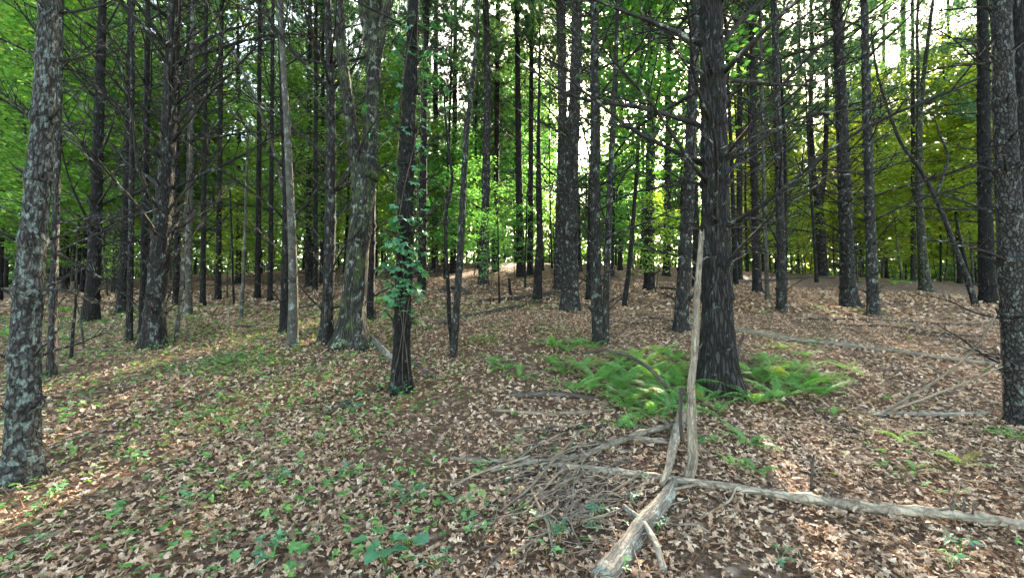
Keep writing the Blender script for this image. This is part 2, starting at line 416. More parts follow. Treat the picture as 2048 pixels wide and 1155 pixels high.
def flare(P, r, z0, amt, ht):
    d = np.clip(P[:, 2]-z0, 0, None); return r*(1+.55*amt*np.exp(-d/ht))
def pine(pts, label, bk='pine', Y=None, H=18, whorl=.45, br=4, blen=1.1, elev=.45, sides=20, step=.04, fl=(.5, .16), first=.5, stub=.3, crown=None, zvis=None,
         name='pine_tree', group=None, side_bias=None, bmat=None):
    px, py, w = pts[0]
    if Y is None: base = pix(px, py)
    else:
        p = at(px, py, Y); base = np.array([p[0], p[1], float(h(p[0], p[1]))])
    Yb = base[1]; PLACED.append((base[0], base[1], .5))
    A, W = trunk_axis(pts, Yb, base, H)
    zvis = base[2]+.735*Yb+1.5-base[2]+.6 if zvis is None else zvis
    zvis = max(zvis, base[2]+2.5)
    P, r = smooth_axis(A, W, step, zvis)
    ph = [R.uniform(0, 6.3) for _ in range(3)]
    wz = []; z = base[2]+first
    while z < min(zvis+.5, base[2]+H-1): wz.append(z); z += whorl*R.uniform(.65, 1.4)
    bump = np.zeros(len(r))
    for q in wz: bump += np.exp(-((P[:, 2]-q)/np.where(P[:, 2] < q, .022, .05))**2)*R.uniform(.10, .24)
    r = r*(1+bump); r = flare(P, r, base[2], fl[0], fl[1])
    def lob(th, sl):
        d = np.clip(sl-.25, 0, None); e = np.exp(-d/(fl[1]*1.3))*fl[0]*.45
        return 1+e*(np.cos(3*th+ph[0])*.6+np.cos(5*th+ph[1])*.5)
    root = thing(name, base, label, 'tree', group)
    b = MB(); b.tube(P-base, r, sides, horiz=True, rough=.045, rs=9, lobes=lob)
    t = link('trunk', b.mesh('trunk', M[bk]), root)
    for q in wz:
        if R.random() < .1: continue
        if sides >= 28:
            i = int(np.argmin(abs(P[:, 2]-q)))
            for j in range(R.choice([3, 4, 5])):      # broken-off knobs round the collar
                a = R.uniform(0, 6.3); o = link('branch_knob', R.choice(STUB), root); sc = r[i]*R.uniform(.45, .9); o.scale = (sc*.9, sc*1.5, sc*1.5)
                o.location = (P[i][0]-base[0]+math.cos(a)*r[i]*.8, P[i][1]-base[1]+math.sin(a)*r[i]*.8, P[i][2]-base[2]+R.uniform(-.03, .03)); o.rotation_euler = Euler((0, -R.uniform(.1, .9), a), 'XYZ')
        i = int(np.argmin(abs(P[:, 2]-q))); a0 = R.uniform(0, 6.3); n = max(1, br+R.choice([-1, 0, 0, 1]))
        for j in range(n):
            a = a0+j*2*PI/n+R.uniform(-.35, .35)
            isst = R.random() < stub
            o = link('dead_branch', R.choice(STUB if isst else BR), root)
            L = blen*R.uniform(.5, 1.7)*(1 if q > base[2]+1.4 else .6)
            if isst: sc = r[i]*R.uniform(.9, 2.2); o.scale = (sc, sc*.9, sc*.9)
            else: o.scale = (L, L, L*1.0) if L > .8 else (L, .8, .8)
            off = r[i]*.75
            o.location = (P[i][0]-base[0]+math.cos(a)*off, P[i][1]-base[1]+math.sin(a)*off, P[i][2]-base[2]+R.uniform(-.02, .02))
            o.rotation_euler = Euler((R.uniform(-.4, .4), -(elev+R.gauss(0, .16)), a), 'XYZ')
    if crown is not None:
        c = link('crown', R.choice(PINE_CROWN), root); k = R.uniform(.85, 1.1)
        zc = H-9.0*k; i = int(np.argmin(abs(P[:, 2]-base[2]-zc)))
        c.location = (P[i][0]-base[0], P[i][1]-base[1], zc); c.rotation_euler = (0, 0, R.uniform(0, 6.3)); kx = k*(.4 if in_sun(base[0], base[1], zc, H, -.3) else 1); c.scale = (kx, kx, k)
    return root

# near and middle pines, base to frame top: (px, py, width)
pine([(42, 962, 92), (48, 800, 80), (52, 650, 76), (70, 440, 68), (86, 250, 60), (94, 90, 54), (97, 0, 50)],
     'thick pine trunk mottled with pale grey-green lichen, nearest tree at the left edge', 'lichen', whorl=.33, br=3, blen=.62, elev=.3, sides=48, step=.02, stub=.45, fl=(.4, .14))
pine([(305, 694, 62), (312, 600, 50), (322, 480, 46), (334, 330, 40), (342, 150, 34), (350, 0, 30)],
     'knobbly pine with whorled dead limbs, next trunk right of the lichen-mottled one', 'pine', whorl=.36, br=5, blen=1.5, elev=.62, sides=32, step=.03, stub=.3, fl=(.55, .15))
pine([(569, 668, 24), (570, 600, 20), (574, 400, 19), (560, 0, 15)], 'dark pine trunk hidden close behind the pale smooth leaning trunk', 'dark', whorl=.5, br=3, blen=1.1, elev=.6)
pine([(652, 682, 34), (656, 600, 26), (662, 400, 25), (662, 200, 21), (655, 0, 16)],
     'slim pine with V-shaped upswept dead limbs just left of the forked oak', 'pine', whorl=.42, br=5, blen=1.5, elev=.66, sides=24, step=.03, stub=.15, fl=(.8, .12))
pine([(735, 640, 34), (737, 500, 30), (742, 300, 26), (744, 0, 22)], 'dark straight pine standing right behind the forked oak', 'dark', whorl=.5, br=3, blen=.9, elev=.5, crown=1)
creeper_pine = pine([(801, 783, 46), (803, 700, 38), (808, 500, 36), (815, 300, 34), (824, 100, 29), (828, 0, 26)],
     'black-barked pine wrapped in green creeper, near trunk left of centre', 'dark', whorl=.4, br=4, blen=.75, elev=.35, sides=36, step=.025, stub=.4, fl=(.65, .15), first=.75)
pine([(966, 570, 24), (970, 450, 19), (975, 200, 16), (972, 0, 13)], 'straight pine with a pale silvery upper trunk, back centre', 'pine', whorl=.5, br=3, blen=1.2, elev=.35, crown=1)
pine([(1139, 621, 42), (1140, 500, 36), (1144, 300, 30), (1152, 150, 25), (1156, 0, 21)],
     'stout centre pine with flared foot and dark scaly collars of dead limbs', 'pine', whorl=.42, br=5, blen=1.25, elev=.5, sides=32, step=.03, stub=.3, fl=(.5, .2), crown=1)
pine([(1120, 580, 30), (1121, 450, 25), (1126, 250, 21), (1120, 0, 18)], 'grey pine trunk half hidden behind the stout centre pine', 'pine', whorl=.5, br=3, blen=.9, elev=.4, crown=1)
pine([(1196, 687, 27), (1193, 600, 25), (1190, 400, 23), (1190, 200, 20), (1187, 0, 16)],
     'grey pine joined at its foot to a thinner stem, beside the fern patch', 'pine', whorl=.4, br=4, blen=1.0, elev=.45, sides=28, step=.03, stub=.25, fl=(.3, .1))
pine([(1212, 687, 16), (1212, 600, 15), (1219, 400, 13), (1228, 200, 12), (1236, 0, 9)], 'thin stem rising from the foot of the grey pine at the fern patch', 'pine', whorl=.5, br=3, blen=.7, elev=.5, fl=(.2, .1), stub=.2)
pine([(1183, 600, 26), (1184, 480, 22), (1190, 200, 18), (1192, 0, 15)], 'dark pine just behind the twin-stemmed grey pine', 'dark', whorl=.55, br=3, blen=.9, elev=.4, crown=1)
pine([(1298, 580, 25), (1300, 450, 22), (1302, 200, 19), (1303, 0, 16)], 'dark pine standing left of the white broken pole, behind maple leaves', 'dark', whorl=.5, br=3, blen=1.0, elev=.3, crown=1)
pine([(1333, 551, 17), (1335, 400, 15), (1338, 0, 11)], 'slender dark pine farther back between two dark trunks left of the big pine', 'dark', whorl=.5, br=3, blen=1.0, elev=.3, crown=1)
pine([(1361, 660, 36), (1366, 580, 31), (1376, 400, 28), (1385, 200, 24), (1392, 0, 20)],
     'lichened pine leaning right with its foot just left of the big trunk', 'pine', whorl=.42, br=4, blen=.9, elev=.3, sides=28, step=.03, fl=(.35, .15))
pine([(1438, 782, 98), (1436, 700, 80), (1434, 600, 71), (1431, 400, 65), (1427, 200, 60), (1424, 100, 56), (1421, 0, 53)],
     'largest dark pine with furrowed bark and long dead limbs, right of centre', 'furrow', whorl=.36, br=5, blen=1.45, elev=.42, sides=56, step=.02, stub=.3, fl=(.42, .25), first=1.0)
pine([(1478, 558, 16), (1479, 400, 14), (1480, 0, 11)], 'slim dark pine far behind, right of the largest trunk', 'dark', whorl=.5, br=3, blen=1.0, elev=.3, crown=1)
pine([(1514, 584, 22), (1511, 450, 17), (1506, 200, 15), (1502, 0, 12)], 'dark slim pine, first clear trunk right of the largest one', 'dark', whorl=.48, br=4, blen=1.2, elev=.35, crown=1)
pine([(1564, 624, 26), (1562, 500, 21), (1556, 250, 18), (1548, 0, 15)], 'slim straight pine right of centre with a patch of sun behind its foot', 'pine', whorl=.42, br=4, blen=1.3, elev=.35, sides=22, step=.04, fl=(.4, .12), crown=1)
pine([(1698, 615, 46), (1694, 520, 34), (1688, 350, 31), (1680, 150, 27), (1673, 0, 23)],
     'thick rough pine with flared foot, left one of a close pair on the right', 'pine', whorl=.38, br=4, blen=1.2, elev=.25, sides=30, step=.03, fl=(.5, .2), crown=1)
pine([(1726, 546, 26), (1728, 420, 22), (1730, 200, 18), (1732, 0, 15)], 'dark trunk seen between the close pair of pines on the right', 'dark', whorl=.5, br=3, blen=.9, elev=.3, crown=1)
pine([(1747, 631, 31), (1743, 530, 27), (1738, 350, 24), (1732, 150, 21), (1728, 0, 18)],
     'straight grey pine, right one of a close pair on the right', 'pine', whorl=.38, br=4, blen=1.2, elev=.25, sides=28, step=.03, fl=(.3, .12), crown=1)
pine([(1795, 548, 24), (1800, 450, 19), (1806, 200, 16), (1806, 0, 13)], 'dark trunk tilted slightly right against yellow leaves', 'dark', whorl=.5, br=3, blen=1.0, elev=.3, crown=1)
pine([(1976, 606, 44), (1972, 500, 38), (1968, 300, 34), (1965, 0, 28)], 'dark broad pine behind the foot of the leaning tree on the right', 'dark', whorl=.45, br=4, blen=1.2, elev=.2, crown=1)
pine([(2044, 850, 86), (2034, 700, 76), (2022, 500, 68), (2012, 300, 60), (2006, 150, 56), (2001, 0, 52)],
     'thick ringed pine at the right edge with grey flaking bark', 'ringed', whorl=.36, br=4, blen=.8, elev=.3, sides=48, step=.02, stub=.35, fl=(.25, .15))
pine([(2046, 640, 40), (2043, 400, 40), (2040, 0, 36)], 'dark trunk squeezed behind the ringed pine at the right edge', 'dark', Y=6.0, whorl=.5, br=3, blen=1.0, elev=.2)
pine([(180, 645, 44), (186, 560, 34), (192, 420, 30), (199, 200, 25), (205, 0, 20)], 'dark pine with a flared foot in the shade left of the knobbly one', 'dark', whorl=.4, br=4, blen=1.4, elev=.5, sides=24, step=.04, fl=(.4, .15), crown=1)
pine([(243, 628, 28), (248, 520, 22), (256, 300, 18), (262, 0, 14)], 'dark trunk between two nearer pines on the left, dead wood at its foot', 'dark', whorl=.45, br=3, blen=1.2, elev=.45, crown=1)
pine([(104, 752, 24), (106, 640, 20), (110, 480, 19), (116, 300, 17), (122, 0, 14)], 'dull brown slim trunk just behind the lichen-mottled pine', 'pine', whorl=.5, br=3, blen=.8, elev=.3)
pine([(286, 668, 22), (288, 560, 19), (292, 300, 16), (296, 0, 12)], 'dark trunk peeping out left of the knobbly pine', 'dark', whorl=.5, br=3, blen=1.0, elev=.5)
pine([(258, 684, 18), (260, 600, 15), (263, 400, 14), (266, 0, 10)], 'thin brown trunk between the flared dark pine and the knobbly one', 'pine', whorl=.5, br=2, blen=.7, elev=.5)
pine([(377, 628, 18), (378, 500, 15), (382, 300, 13), (386, 0, 10)], 'pale slim trunk a little right of the knobbly pine', 'smooth', whorl=.5, br=3, blen=.9, elev=.5, crown=1)
for q, (a, lab) in enumerate([
        ([(352, 610, 17), (353, 450, 14), (356, 0, 10)], 'thin black trunk just right of the knobbly pine, deep in shade'),
        ([(405, 612, 14), (407, 450, 12), (412, 0, 9)], 'thin black trunk near a yellow-lit sprig on the left'),
        ([(436, 600, 15), (438, 450, 12), (444, 0, 9)], 'thin black trunk above a sunlit strip in the left background'),
        ([(515, 598, 15), (517, 450, 12), (520, 0, 9)], 'slim black trunk left of the pale smooth leaning one'),
        ([(540, 602, 13), (542, 450, 11), (546, 0, 8)], 'narrow black trunk nearest on the left of the pale smooth one'),
        ([(616, 572, 15), (617, 450, 13), (620, 0, 9)], 'leftmost of three black trunks between pale and slim pines'),
        ([(630, 583, 12), (631, 450, 10), (632, 0, 8)], 'middle of three black trunks between pale and slim pines'),
        ([(644, 567, 11), (645, 450, 9), (646, 0, 7)], 'rightmost of three black trunks between pale and slim pines'),
        ([(845, 588, 16), (848, 450, 13), (850, 0, 10)], 'dark trunk right behind the creeper-wrapped pine'),
        ([(869, 545, 16), (870, 420, 14), (872, 0, 10)], 'dark back trunk midway between the creeper pine and twin saplings'),
        ([(906, 546, 14), (908, 420, 12), (911, 0, 9)], 'dark back trunk just left of the twin saplings'),
        ([(990, 543, 14), (992, 420, 12), (996, 0, 9)], 'dark back trunk just right of the silvery-topped pine'),
        ([(1042, 553, 21), (1039, 430, 16), (1036, 200, 13), (1034, 0, 10)], 'dark straight pine on the crest left of the broken brown trunk'),
        ([(1060, 549, 14), (1061, 430, 12), (1064, 0, 9)], 'dark crest trunk touching the broken brown trunk'),
        ([(1240, 540, 12), (1242, 420, 10), (1244, 0, 8)], 'slim crest trunk behind the thin leaning maple stem'),
        ([(1535, 600, 11), (1530, 480, 10), (1520, 0, 8)], 'thin pale stem between two slim pines right of the largest'),
        ([(1596, 540, 13), (1597, 420, 11), (1597, 0, 8)], 'slim dark trunk left of the dark forked tree on the right'),
        ([(1764, 545, 12), (1765, 420, 10), (1768, 0, 8)], 'slim dark trunk right behind the close pair'),
        ([(1826, 562, 13), (1826, 420, 11), (1825, 0, 8)], 'slim dark trunk between the tilted dark trunk and mossy grey tree'),
        ([(1899, 552, 12), (1898, 420, 10), (1896, 0, 8)], 'slim black trunk amid yellow leaves left of the leaning tree')]):
    pine(a, lab, 'smooth' if 'pale' in lab.split()[:2] else 'dark', whorl=.55, br=3, blen=1.0, elev=.4, sides=12, step=.08, crown=1)

def limb_tree(name, label, bk, trunk_pts, limbs, H, fl=(.5, .2), sides=28, Y=None, group=None, crown=None, cat='tree', step=.03):
    px, py, w = trunk_pts[0]; base = pix(px, py); Yb = base[1]; ca = .9/math.sqrt(1+((px-1024)/F)**2); PLACED.append((base[0], base[1], .5))
    root = thing(name, base, label, cat, group); ph = R.uniform(0, 6)
    A = np.array([base]+[at(p[0], p[1], Yb) for p in trunk_pts[1:]]); W = np.array([p[2]/2/F*Yb*ca for p in trunk_pts])
    P, r = smooth_axis(A, W, step, A[-1][2]); r = flare(P, r, base[2], fl[0], fl[1])
    def lob(th, sl):
        e = np.exp(-np.clip(sl-.25, 0, None)/(fl[1]*1.6))*fl[0]*.5
        return 1+e*(np.cos(3*th+ph)*.6+np.cos(5*th+ph*2)*.5)
    b = MB(); b.tube(P-base, r, sides, horiz=True, rough=.05, rs=8, lobes=lob); link('trunk', b.mesh('trunk', M[bk]), root)
    for pts in limbs:
        A = np.array([at(p[0], p[1], Yb+(p[3] if len(p) > 3 else 0)) for p in pts]); W = np.array([p[2]/2/F*Yb*ca for p in pts])
        d = A[-1]-A[-2]; d = d/np.linalg.norm(d)
        ext = H+base[2]-A[-1][2]
        if ext > .3:
            dd = np.array([d[0]*.6, d[1]*.6, max(d[2], .7)])
            A = np.vstack([A, A[-1]+dd*ext*.5, A[-1]+dd*ext]); W = np.concatenate([W, [W[-1]*.6, W[-1]*.15]])
        t = np.linspace(0, len(A)-1, len(A)*8); ii = np.arange(len(A))
        P = np.stack([np.interp(t, ii, A[:, c]) for c in range(3)], -1); r = np.interp(t, ii, W)
        for c in range(3): P[2:-2, c] = np.convolve(P[:, c], np.ones(5)/5, 'valid')
        b = MB(); b.tube(P-base, r, max(8, sides//2), rough=.05, rs=8); link('limb', b.mesh('limb', M[bk]), root)
    return root, base
oak, oak_b = limb_tree('oak_tree', 'big forked oak with a mossy buttressed foot, left of centre', 'oak',
    [(703, 690, 70), (707, 620, 58), (716, 500, 52), (726, 400, 50), (732, 330, 48)],
    [[(716, 380, 30), (708, 290, 30), (700, 230, 28), (687, 140, 26), (679, 50, 25), (677, 0, 24)],
     [(736, 360, 44), (742, 260, 38), (746, 180, 34), (748, 110, 32)],
     [(746, 130, 26), (738, 80, 25), (729, 30, 24), (724, 0, 23)],
     [(750, 130, 26), (760, 80, 25), (770, 30, 24), (778, 0, 23)]], 13, fl=(.75, .22), sides=44, step=.025)
limb_tree('pale_tree', 'pale smooth-barked slim tree leaning slightly left, before the dark pine', 'smooth',
    [(585, 692, 26), (587, 600, 22), (585, 500, 20), (580, 380, 18), (574, 250, 16), (566, 120, 14), (558, 0, 12)], [], 12, fl=(.4, .1), sides=20)
limb_tree('forked_tree', 'dark tree forking in a Y before bright yellow leaves', 'dark',
    [(1645, 552, 27), (1642, 480, 23), (1637, 400, 22)], [[(1638, 415, 17), (1626, 350, 15), (1620, 250, 13), (1624, 100, 10), (1622, 0, 9)], [(1640, 415, 15), (1650, 340, 13), (1654, 200, 11), (1650, 0, 9)]], 13, fl=(.3, .15), sides=18)
limb_tree('grey_tree', 'grey-green tree with a mossy foot forking high, before yellow leaves', 'oak',
    [(1852, 582, 32), (1844, 500, 22), (1838, 380, 19), (1838, 250, 17)], [[(1838, 260, 15), (1846, 160, 12), (1856, 80, 10), (1866, 0, 9)], [(1838, 260, 12), (1836, 140, 9), (1834, 60, 8), (1836, 0, 7)]], 12, fl=(.5, .15), sides=20)
limb_tree('leaning_tree', 'thin tree leaning far left from the dark broad pine, right side', 'pine',
    [(1952, 612, 18), (1930, 545, 15), (1905, 480, 14)], [[(1908, 487, 13.5), (1886, 430, 13), (1866, 385, 12), (1842, 340, 11), (1800, 285, 10), (1776, 220, 8), (1752, 140, 7), (1742, 60, 5)],
     [(1870, 395, 9), (1888, 350, 8), (1898, 310, 7), (1880, 270, 5), (1870, 240, 4)]], 5, fl=(.3, .1), sides=14)
limb_tree('dead_sapling', 'short black broken stem tilting left before yellow leaves', 'dark',
    [(1948, 600, 10), (1930, 520, 9), (1916, 460, 8), (1911, 428, 6)], [], .1, fl=(.2, .1), sides=10, cat='dead stem')
limb_tree('dead_snag', 'brown dead trunk with bark torn off halfway up, on the crest', 'dark',
    [(1075, 602, 22), (1076, 540, 18), (1079, 490, 15), (1080, 455, 10)], [[(1079, 480, 12), (1076, 400, 10), (1076, 300, 8), (1078, 200, 6), (1080, 60, 4)]], .1, fl=(.2, .1), sides=20, cat='dead tree')
limb_tree('bending_tree', 'thin bending tree whose bare stem arcs from upper left to the pale trunk', 'smooth',
    [(566, 640, 10), (575, 520, 9), (572, 400, 8.5)], [[(572, 410, 8.5), (556, 330, 8), (535, 260, 7.5), (508, 190, 7), (470, 110, 6.5), (440, 60, 6), (412, 0, 5)]], 6, fl=(.2, .1), sides=12)
# twin saplings and other thin stems
sap, sap_b = limb_tree('sapling', 'straight bare sapling with a fork of twigs, right one of twin stems at centre left', 'pine',
    [(907, 715, 17), (913, 620, 16), (922, 480, 15), (928, 350, 14), (934, 240, 13)], [[(934, 250, 12), (944, 180, 10), (950, 110, 9), (955, 50, 7), (958, 0, 6)]], 6, fl=(.3, .08), sides=16)
limb_tree('sapling', 'thin dark sapling, left one of twin stems at centre left', 'dark',
    [(906, 706, 11), (899, 640, 10), (896, 560, 9)], [[(896, 565, 8.5), (892, 500, 8), (890, 430, 7.5), (906, 360, 6.5), (896, 290, 6), (890, 230, 5), (888, 170, 4)]], .1, fl=(.2, .08), sides=12)
limb_tree('sapling', 'thin leaning sapling with a sunlit right side behind the knobbly pine', 'smooth',
    [(351, 682, 11), (358, 630, 9.5), (364, 560, 9)], [[(364, 565, 8.5), (368, 480, 8), (374, 380, 7), (378, 250, 6), (384, 100, 5)]], 4, fl=(.2, .08), sides=12)
limb_tree('sapling', 'pale thin sapling standing clear in the open left middle', 'smooth',
    [(482, 638, 9), (486, 560, 8)], [[(486, 565, 7.5), (489, 480, 7), (492, 380, 6), (498, 250, 5)]], 4, fl=(.3, .08), sides=12)
limb_tree('sapling', 'thin dark sapling left of the pale one in the left middle', 'dark',
    [(468, 612, 6), (466, 560, 5.5)], [[(466, 565, 5), (464, 480, 5), (460, 380, 4)]], 3, fl=(.2, .08), sides=10)
limb_tree('sapling', 'short dark sapling beside the lichen-mottled pine, near the brown trunk', 'dark',
    [(142, 722, 10), (146, 660, 8), (152, 610, 6), (150, 560, 4)], [], .1, fl=(.2, .06), sides=10)
limb_tree('sapling', 'pale crooked sapling beside a short dark one on the left', 'smooth',
    [(168, 700, 6), (163, 650, 5.5), (156, 620, 5), (150, 590, 3)], [], .1, fl=(.2, .06), sides=10)
limb_tree('stake', 'short pale upright broken stake on a sunlit strip at left middle', 'snag',
    [(456, 654, 7), (457, 630, 6), (458, 614, 5)], [], .05, fl=(.2, .05), sides=10, cat='stump')
limb_tree('stump', 'little dark upright stub on the crest left of the broken brown trunk', 'dark',
    [(1021, 592, 7), (1019, 570, 6), (1018, 556, 5)], [], .05, fl=(.6, .05), sides=10, cat='stump')
limb_tree('sapling', 'slender sapling on the leafy slope left of the broken brown trunk', 'dark',
    [(999, 607, 5), (998, 570, 4), (997, 520, 3.5)], [[(997, 525, 3.5), (996, 450, 3), (990, 380, 2)]], .1, fl=(.2, .05), sides=8)
limb_tree('sapling', 'slender sapling standing before the crest at the broken brown trunk', 'dark',
    [(1050, 577, 5), (1050, 530, 4), (1052, 480, 3.5)], [[(1052, 485, 3.5), (1054, 400, 3), (1060, 330, 2)]], .1, fl=(.2, .05), sides=8)
# broken bleached pole in front of the largest pine
snag, snag_b = limb_tree('bleached_pole', 'bleached broken pole standing in front of the largest pine', 'snag',
    [(1374, 962, 22), (1387, 925, 24), (1383, 850, 23), (1382, 770, 18), (1391, 680, 16), (1394, 580, 14), (1401, 500, 12), (1403, 463, 10)], [], .02, fl=(.15, .05), sides=24, step=.015, cat='dead pole')
for (py, L, a, e) in ((640, .05, 3.4, .4), (700, .05, .2, .3), (790, .07, 3.0, .5), (560, .04, 3.3, .3), (520, .05, .1, .4), (850, .04, 3.2, .2)):
    o = link('twig_stub', R.choice(LSTUB), snag); p = at({640: 1392, 700: 1389, 790: 1384, 560: 1396, 520: 1399, 850: 1383}[py], py, snag_b[1])-snag_b
    o.location = p+np.array([math.cos(a)*.02, math.sin(a)*.02, 0]); o.rotation_euler = (0, -e, a); o.scale = (L, .1, .1)

for q in range(4):
    a = q*1.7; b = MB(); tp = at(1403, 466, snag_b[1])-snag_b; t_ = np.linspace(0, 1, 5)[:, None]
    b.tube(tp+np.array([math.cos(a)*.012, math.sin(a)*.012, -.05])+t_*np.array([math.cos(a)*.006, 0, .055+.035*R.random()]), .009*(1-t_[:, 0]*.85), 5, rough=.3)
    link('splinter', b.mesh('splinter', M['snag']), snag)
# ------------------------------------------------------------------ maples by hand
def maple_thing(px, Y, which, label, sc=1.0, tint=(1, 1, 1, 1), group=None):
    x = (px-1024)/F*Y; z = float(h(x, Y)); tm, cm = MAPLE[which]
    if which != 4 or Y > 20:
        if in_sun(x, Y, [1.8, 1.2, 2.4, 2.2, .9][which]*sc, [8.8, 6.5, 10.8, 7.5, 4.4][which]*sc, (.0, -.3, .1, 0, -.8)[which]): return None
    t = thing('maple_tree', (x, Y, z), label, 'tree', group, R.uniform(0, 6.3), sc)
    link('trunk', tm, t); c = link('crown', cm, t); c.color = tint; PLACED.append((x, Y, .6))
    return t
# thin leaning maple left of the largest pine
mb = pix(1248, 614); mY = mb[1]; mr, mb = limb_tree('maple_tree', 'thin dark maple stem leaning right under a green crown, left of the white pole', 'dark',
    [(1248, 614, 12), (1258, 540, 11), (1266, 440, 10)], [[(1266, 445, 9.5), (1274, 340, 8.5), (1279, 240, 7.5), (1283, 120, 6), (1288, 20, 5)]], 8.5, fl=(.2, .1), sides=14)
c = link('crown', MAPLE[1][1], mr); c.location = at(1290, 300, mY)-mb-np.array([0, 0, 2.0]); c.color = (.75, .95, .8, 1)
GREEN = (1.45, 1.28, 1.15, 1); YEL = (2.3, 1.5, .8, 1); DEEP = (1.2, 1.12, 1.0, 1); TEAL = (.95, 1.2, 1.5, 1)  # leaf colour per zone, brightened and tinted to stand in for glow and haze
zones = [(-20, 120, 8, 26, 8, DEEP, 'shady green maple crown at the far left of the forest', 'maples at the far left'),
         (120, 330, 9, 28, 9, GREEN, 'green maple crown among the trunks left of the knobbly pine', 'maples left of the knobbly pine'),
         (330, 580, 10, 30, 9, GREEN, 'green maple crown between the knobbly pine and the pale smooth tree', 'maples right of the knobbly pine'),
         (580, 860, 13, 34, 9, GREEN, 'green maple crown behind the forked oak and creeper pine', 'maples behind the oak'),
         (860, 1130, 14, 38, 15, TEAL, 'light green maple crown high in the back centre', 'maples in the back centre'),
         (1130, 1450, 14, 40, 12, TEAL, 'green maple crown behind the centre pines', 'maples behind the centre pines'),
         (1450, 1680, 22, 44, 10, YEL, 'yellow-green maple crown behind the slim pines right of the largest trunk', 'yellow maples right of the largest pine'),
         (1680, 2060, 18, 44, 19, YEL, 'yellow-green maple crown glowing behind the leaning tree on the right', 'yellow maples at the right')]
for a, b_, y0, y1, n, tint, lab, grp in zones:
    for q in range(n):
        px = a+(b_-a)*(q+R.random())/n; Y = y0+(y1-y0)*R.random()**.8
        for _ in range(25):
            t = R.uniform(.85, 1.2)
            gap = any(a_ < px < b2 for a_, b2 in ((385, 560), (845, 955), (1560, 1660), (1760, 1900)))
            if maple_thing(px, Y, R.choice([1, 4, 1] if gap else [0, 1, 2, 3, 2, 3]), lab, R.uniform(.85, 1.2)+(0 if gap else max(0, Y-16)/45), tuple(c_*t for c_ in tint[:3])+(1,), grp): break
            px = a+(b_-a)*R.random(); Y = y0+(y1-y0)*R.random()**.8
for px, Y, sc, tint, lab in ((455, 13, .8, YEL, 'small yellow-lit maple sapling over a sunlit strip, left middle'), (640, 19, .8, GREEN, 'small maple sapling behind three black trunks'),
                       (1030, 17, .7, TEAL, 'small blue-green maple sapling low on the crest at centre'), (1310, 12, .65, (2.4, 1.9, 1.3, 1), 'small pale-leaved maple sapling left of the white pole'),
                       (230, 14, .7, GREEN, 'small maple sapling between dark pines on the left'), (980, 12.5, .55, TEAL, 'tiny flat-layered sapling before the silvery-topped pine')):
    maple_thing(px, Y, 4, lab, sc, tint)

for q in range(46):
    px = -10+2070*(q+R.random())/46; Y = R.uniform(25, 48)
    side = 'left' if px < 700 else ('centre' if px < 1400 else 'right')
    u = R.uniform(.7, 1.1); tn = YEL if side == 'right' and R.random() < .7 else (1, 1, 1, 1)
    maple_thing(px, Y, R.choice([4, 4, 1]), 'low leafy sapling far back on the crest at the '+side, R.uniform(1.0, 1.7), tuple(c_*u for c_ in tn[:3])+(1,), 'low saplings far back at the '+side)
# ------------------------------------------------------------------ far pines (pool)
def far_pine(H, r0, zc):
    b = MB(); n = 26; s = np.linspace(0, 1, n); ph = R.uniform(0, 9)
    P = np.stack([.12*np.sin(s*4+ph)-.12*math.sin(ph), .12*np.cos(s*5+ph)-.12*math.cos(ph), s*H-.2], -1)
    r = r0*(1-s*.9); r[0] *= 1.5; r[1] *= 1.0
    b.tube(P, r, 10, rough=.07)
    z = 1.0
    while z < zc+1.5:
        i = min(int((z+.2)/H*(n-1)), n-2); p = P[i].copy(); p[2] = z
        for j in range(R.choice([2, 3, 4])):
            a = R.uniform(0, 6.3); L = R.uniform(.5, 1.9); Q = branch_path(L, R.uniform(.05, .7), R.uniform(-.4, .3), 5, .05); ca, sa = math.cos(a), math.sin(a)
            Q = np.stack([Q[:, 0]*ca-Q[:, 1]*sa, Q[:, 0]*sa+Q[:, 1]*ca, Q[:, 2]], -1)+p
            add_branch(b, Q, .011, 4, 5, .35, False, 3)
        z += R.uniform(.35, .65)
    return b.mesh('trunk', M['dark'])
protos = []
for q, (H, r0, zc) in enumerate([(19, .098, 9), (17, .074, 8), (21, .12, 10), (15, .055, 7), (18, .088, 8.5)]):
    t = thing('pine_tree', (0, 0, 0), 'x', 'tree'); link('trunk', far_pine(H, r0, zc), t)
    c = link('crown', PINE_CROWN[q % 4], t); c.location = (0, 0, zc-.5); k = (H-zc+.8)/[9.5, 8, 11, 7.5][q % 4]; c.scale = (k*.85, k*.85, k)
    protos.append(t)
def far_label(px, Y):
    zs = [(260, 'in the dim left background'), (560, 'behind the knobbly pine, left background'), (860, 'behind the oak and creeper pine'), (1130, 'in the back centre on the crest'),
          (1420, 'behind the centre pines and white pole'), (1680, 'in the background right of the largest pine'), (2100, 'among yellow leaves in the right background')]
    w = next(b for a, b in zs if px < a)
    d = 'slender dark pine ' if Y < 26 else 'distant thin pine '
    return d+w, ('nearer pines ' if Y < 26 else 'distant pines ')+w
first = [True]*5; nfar = 0; tries = 0
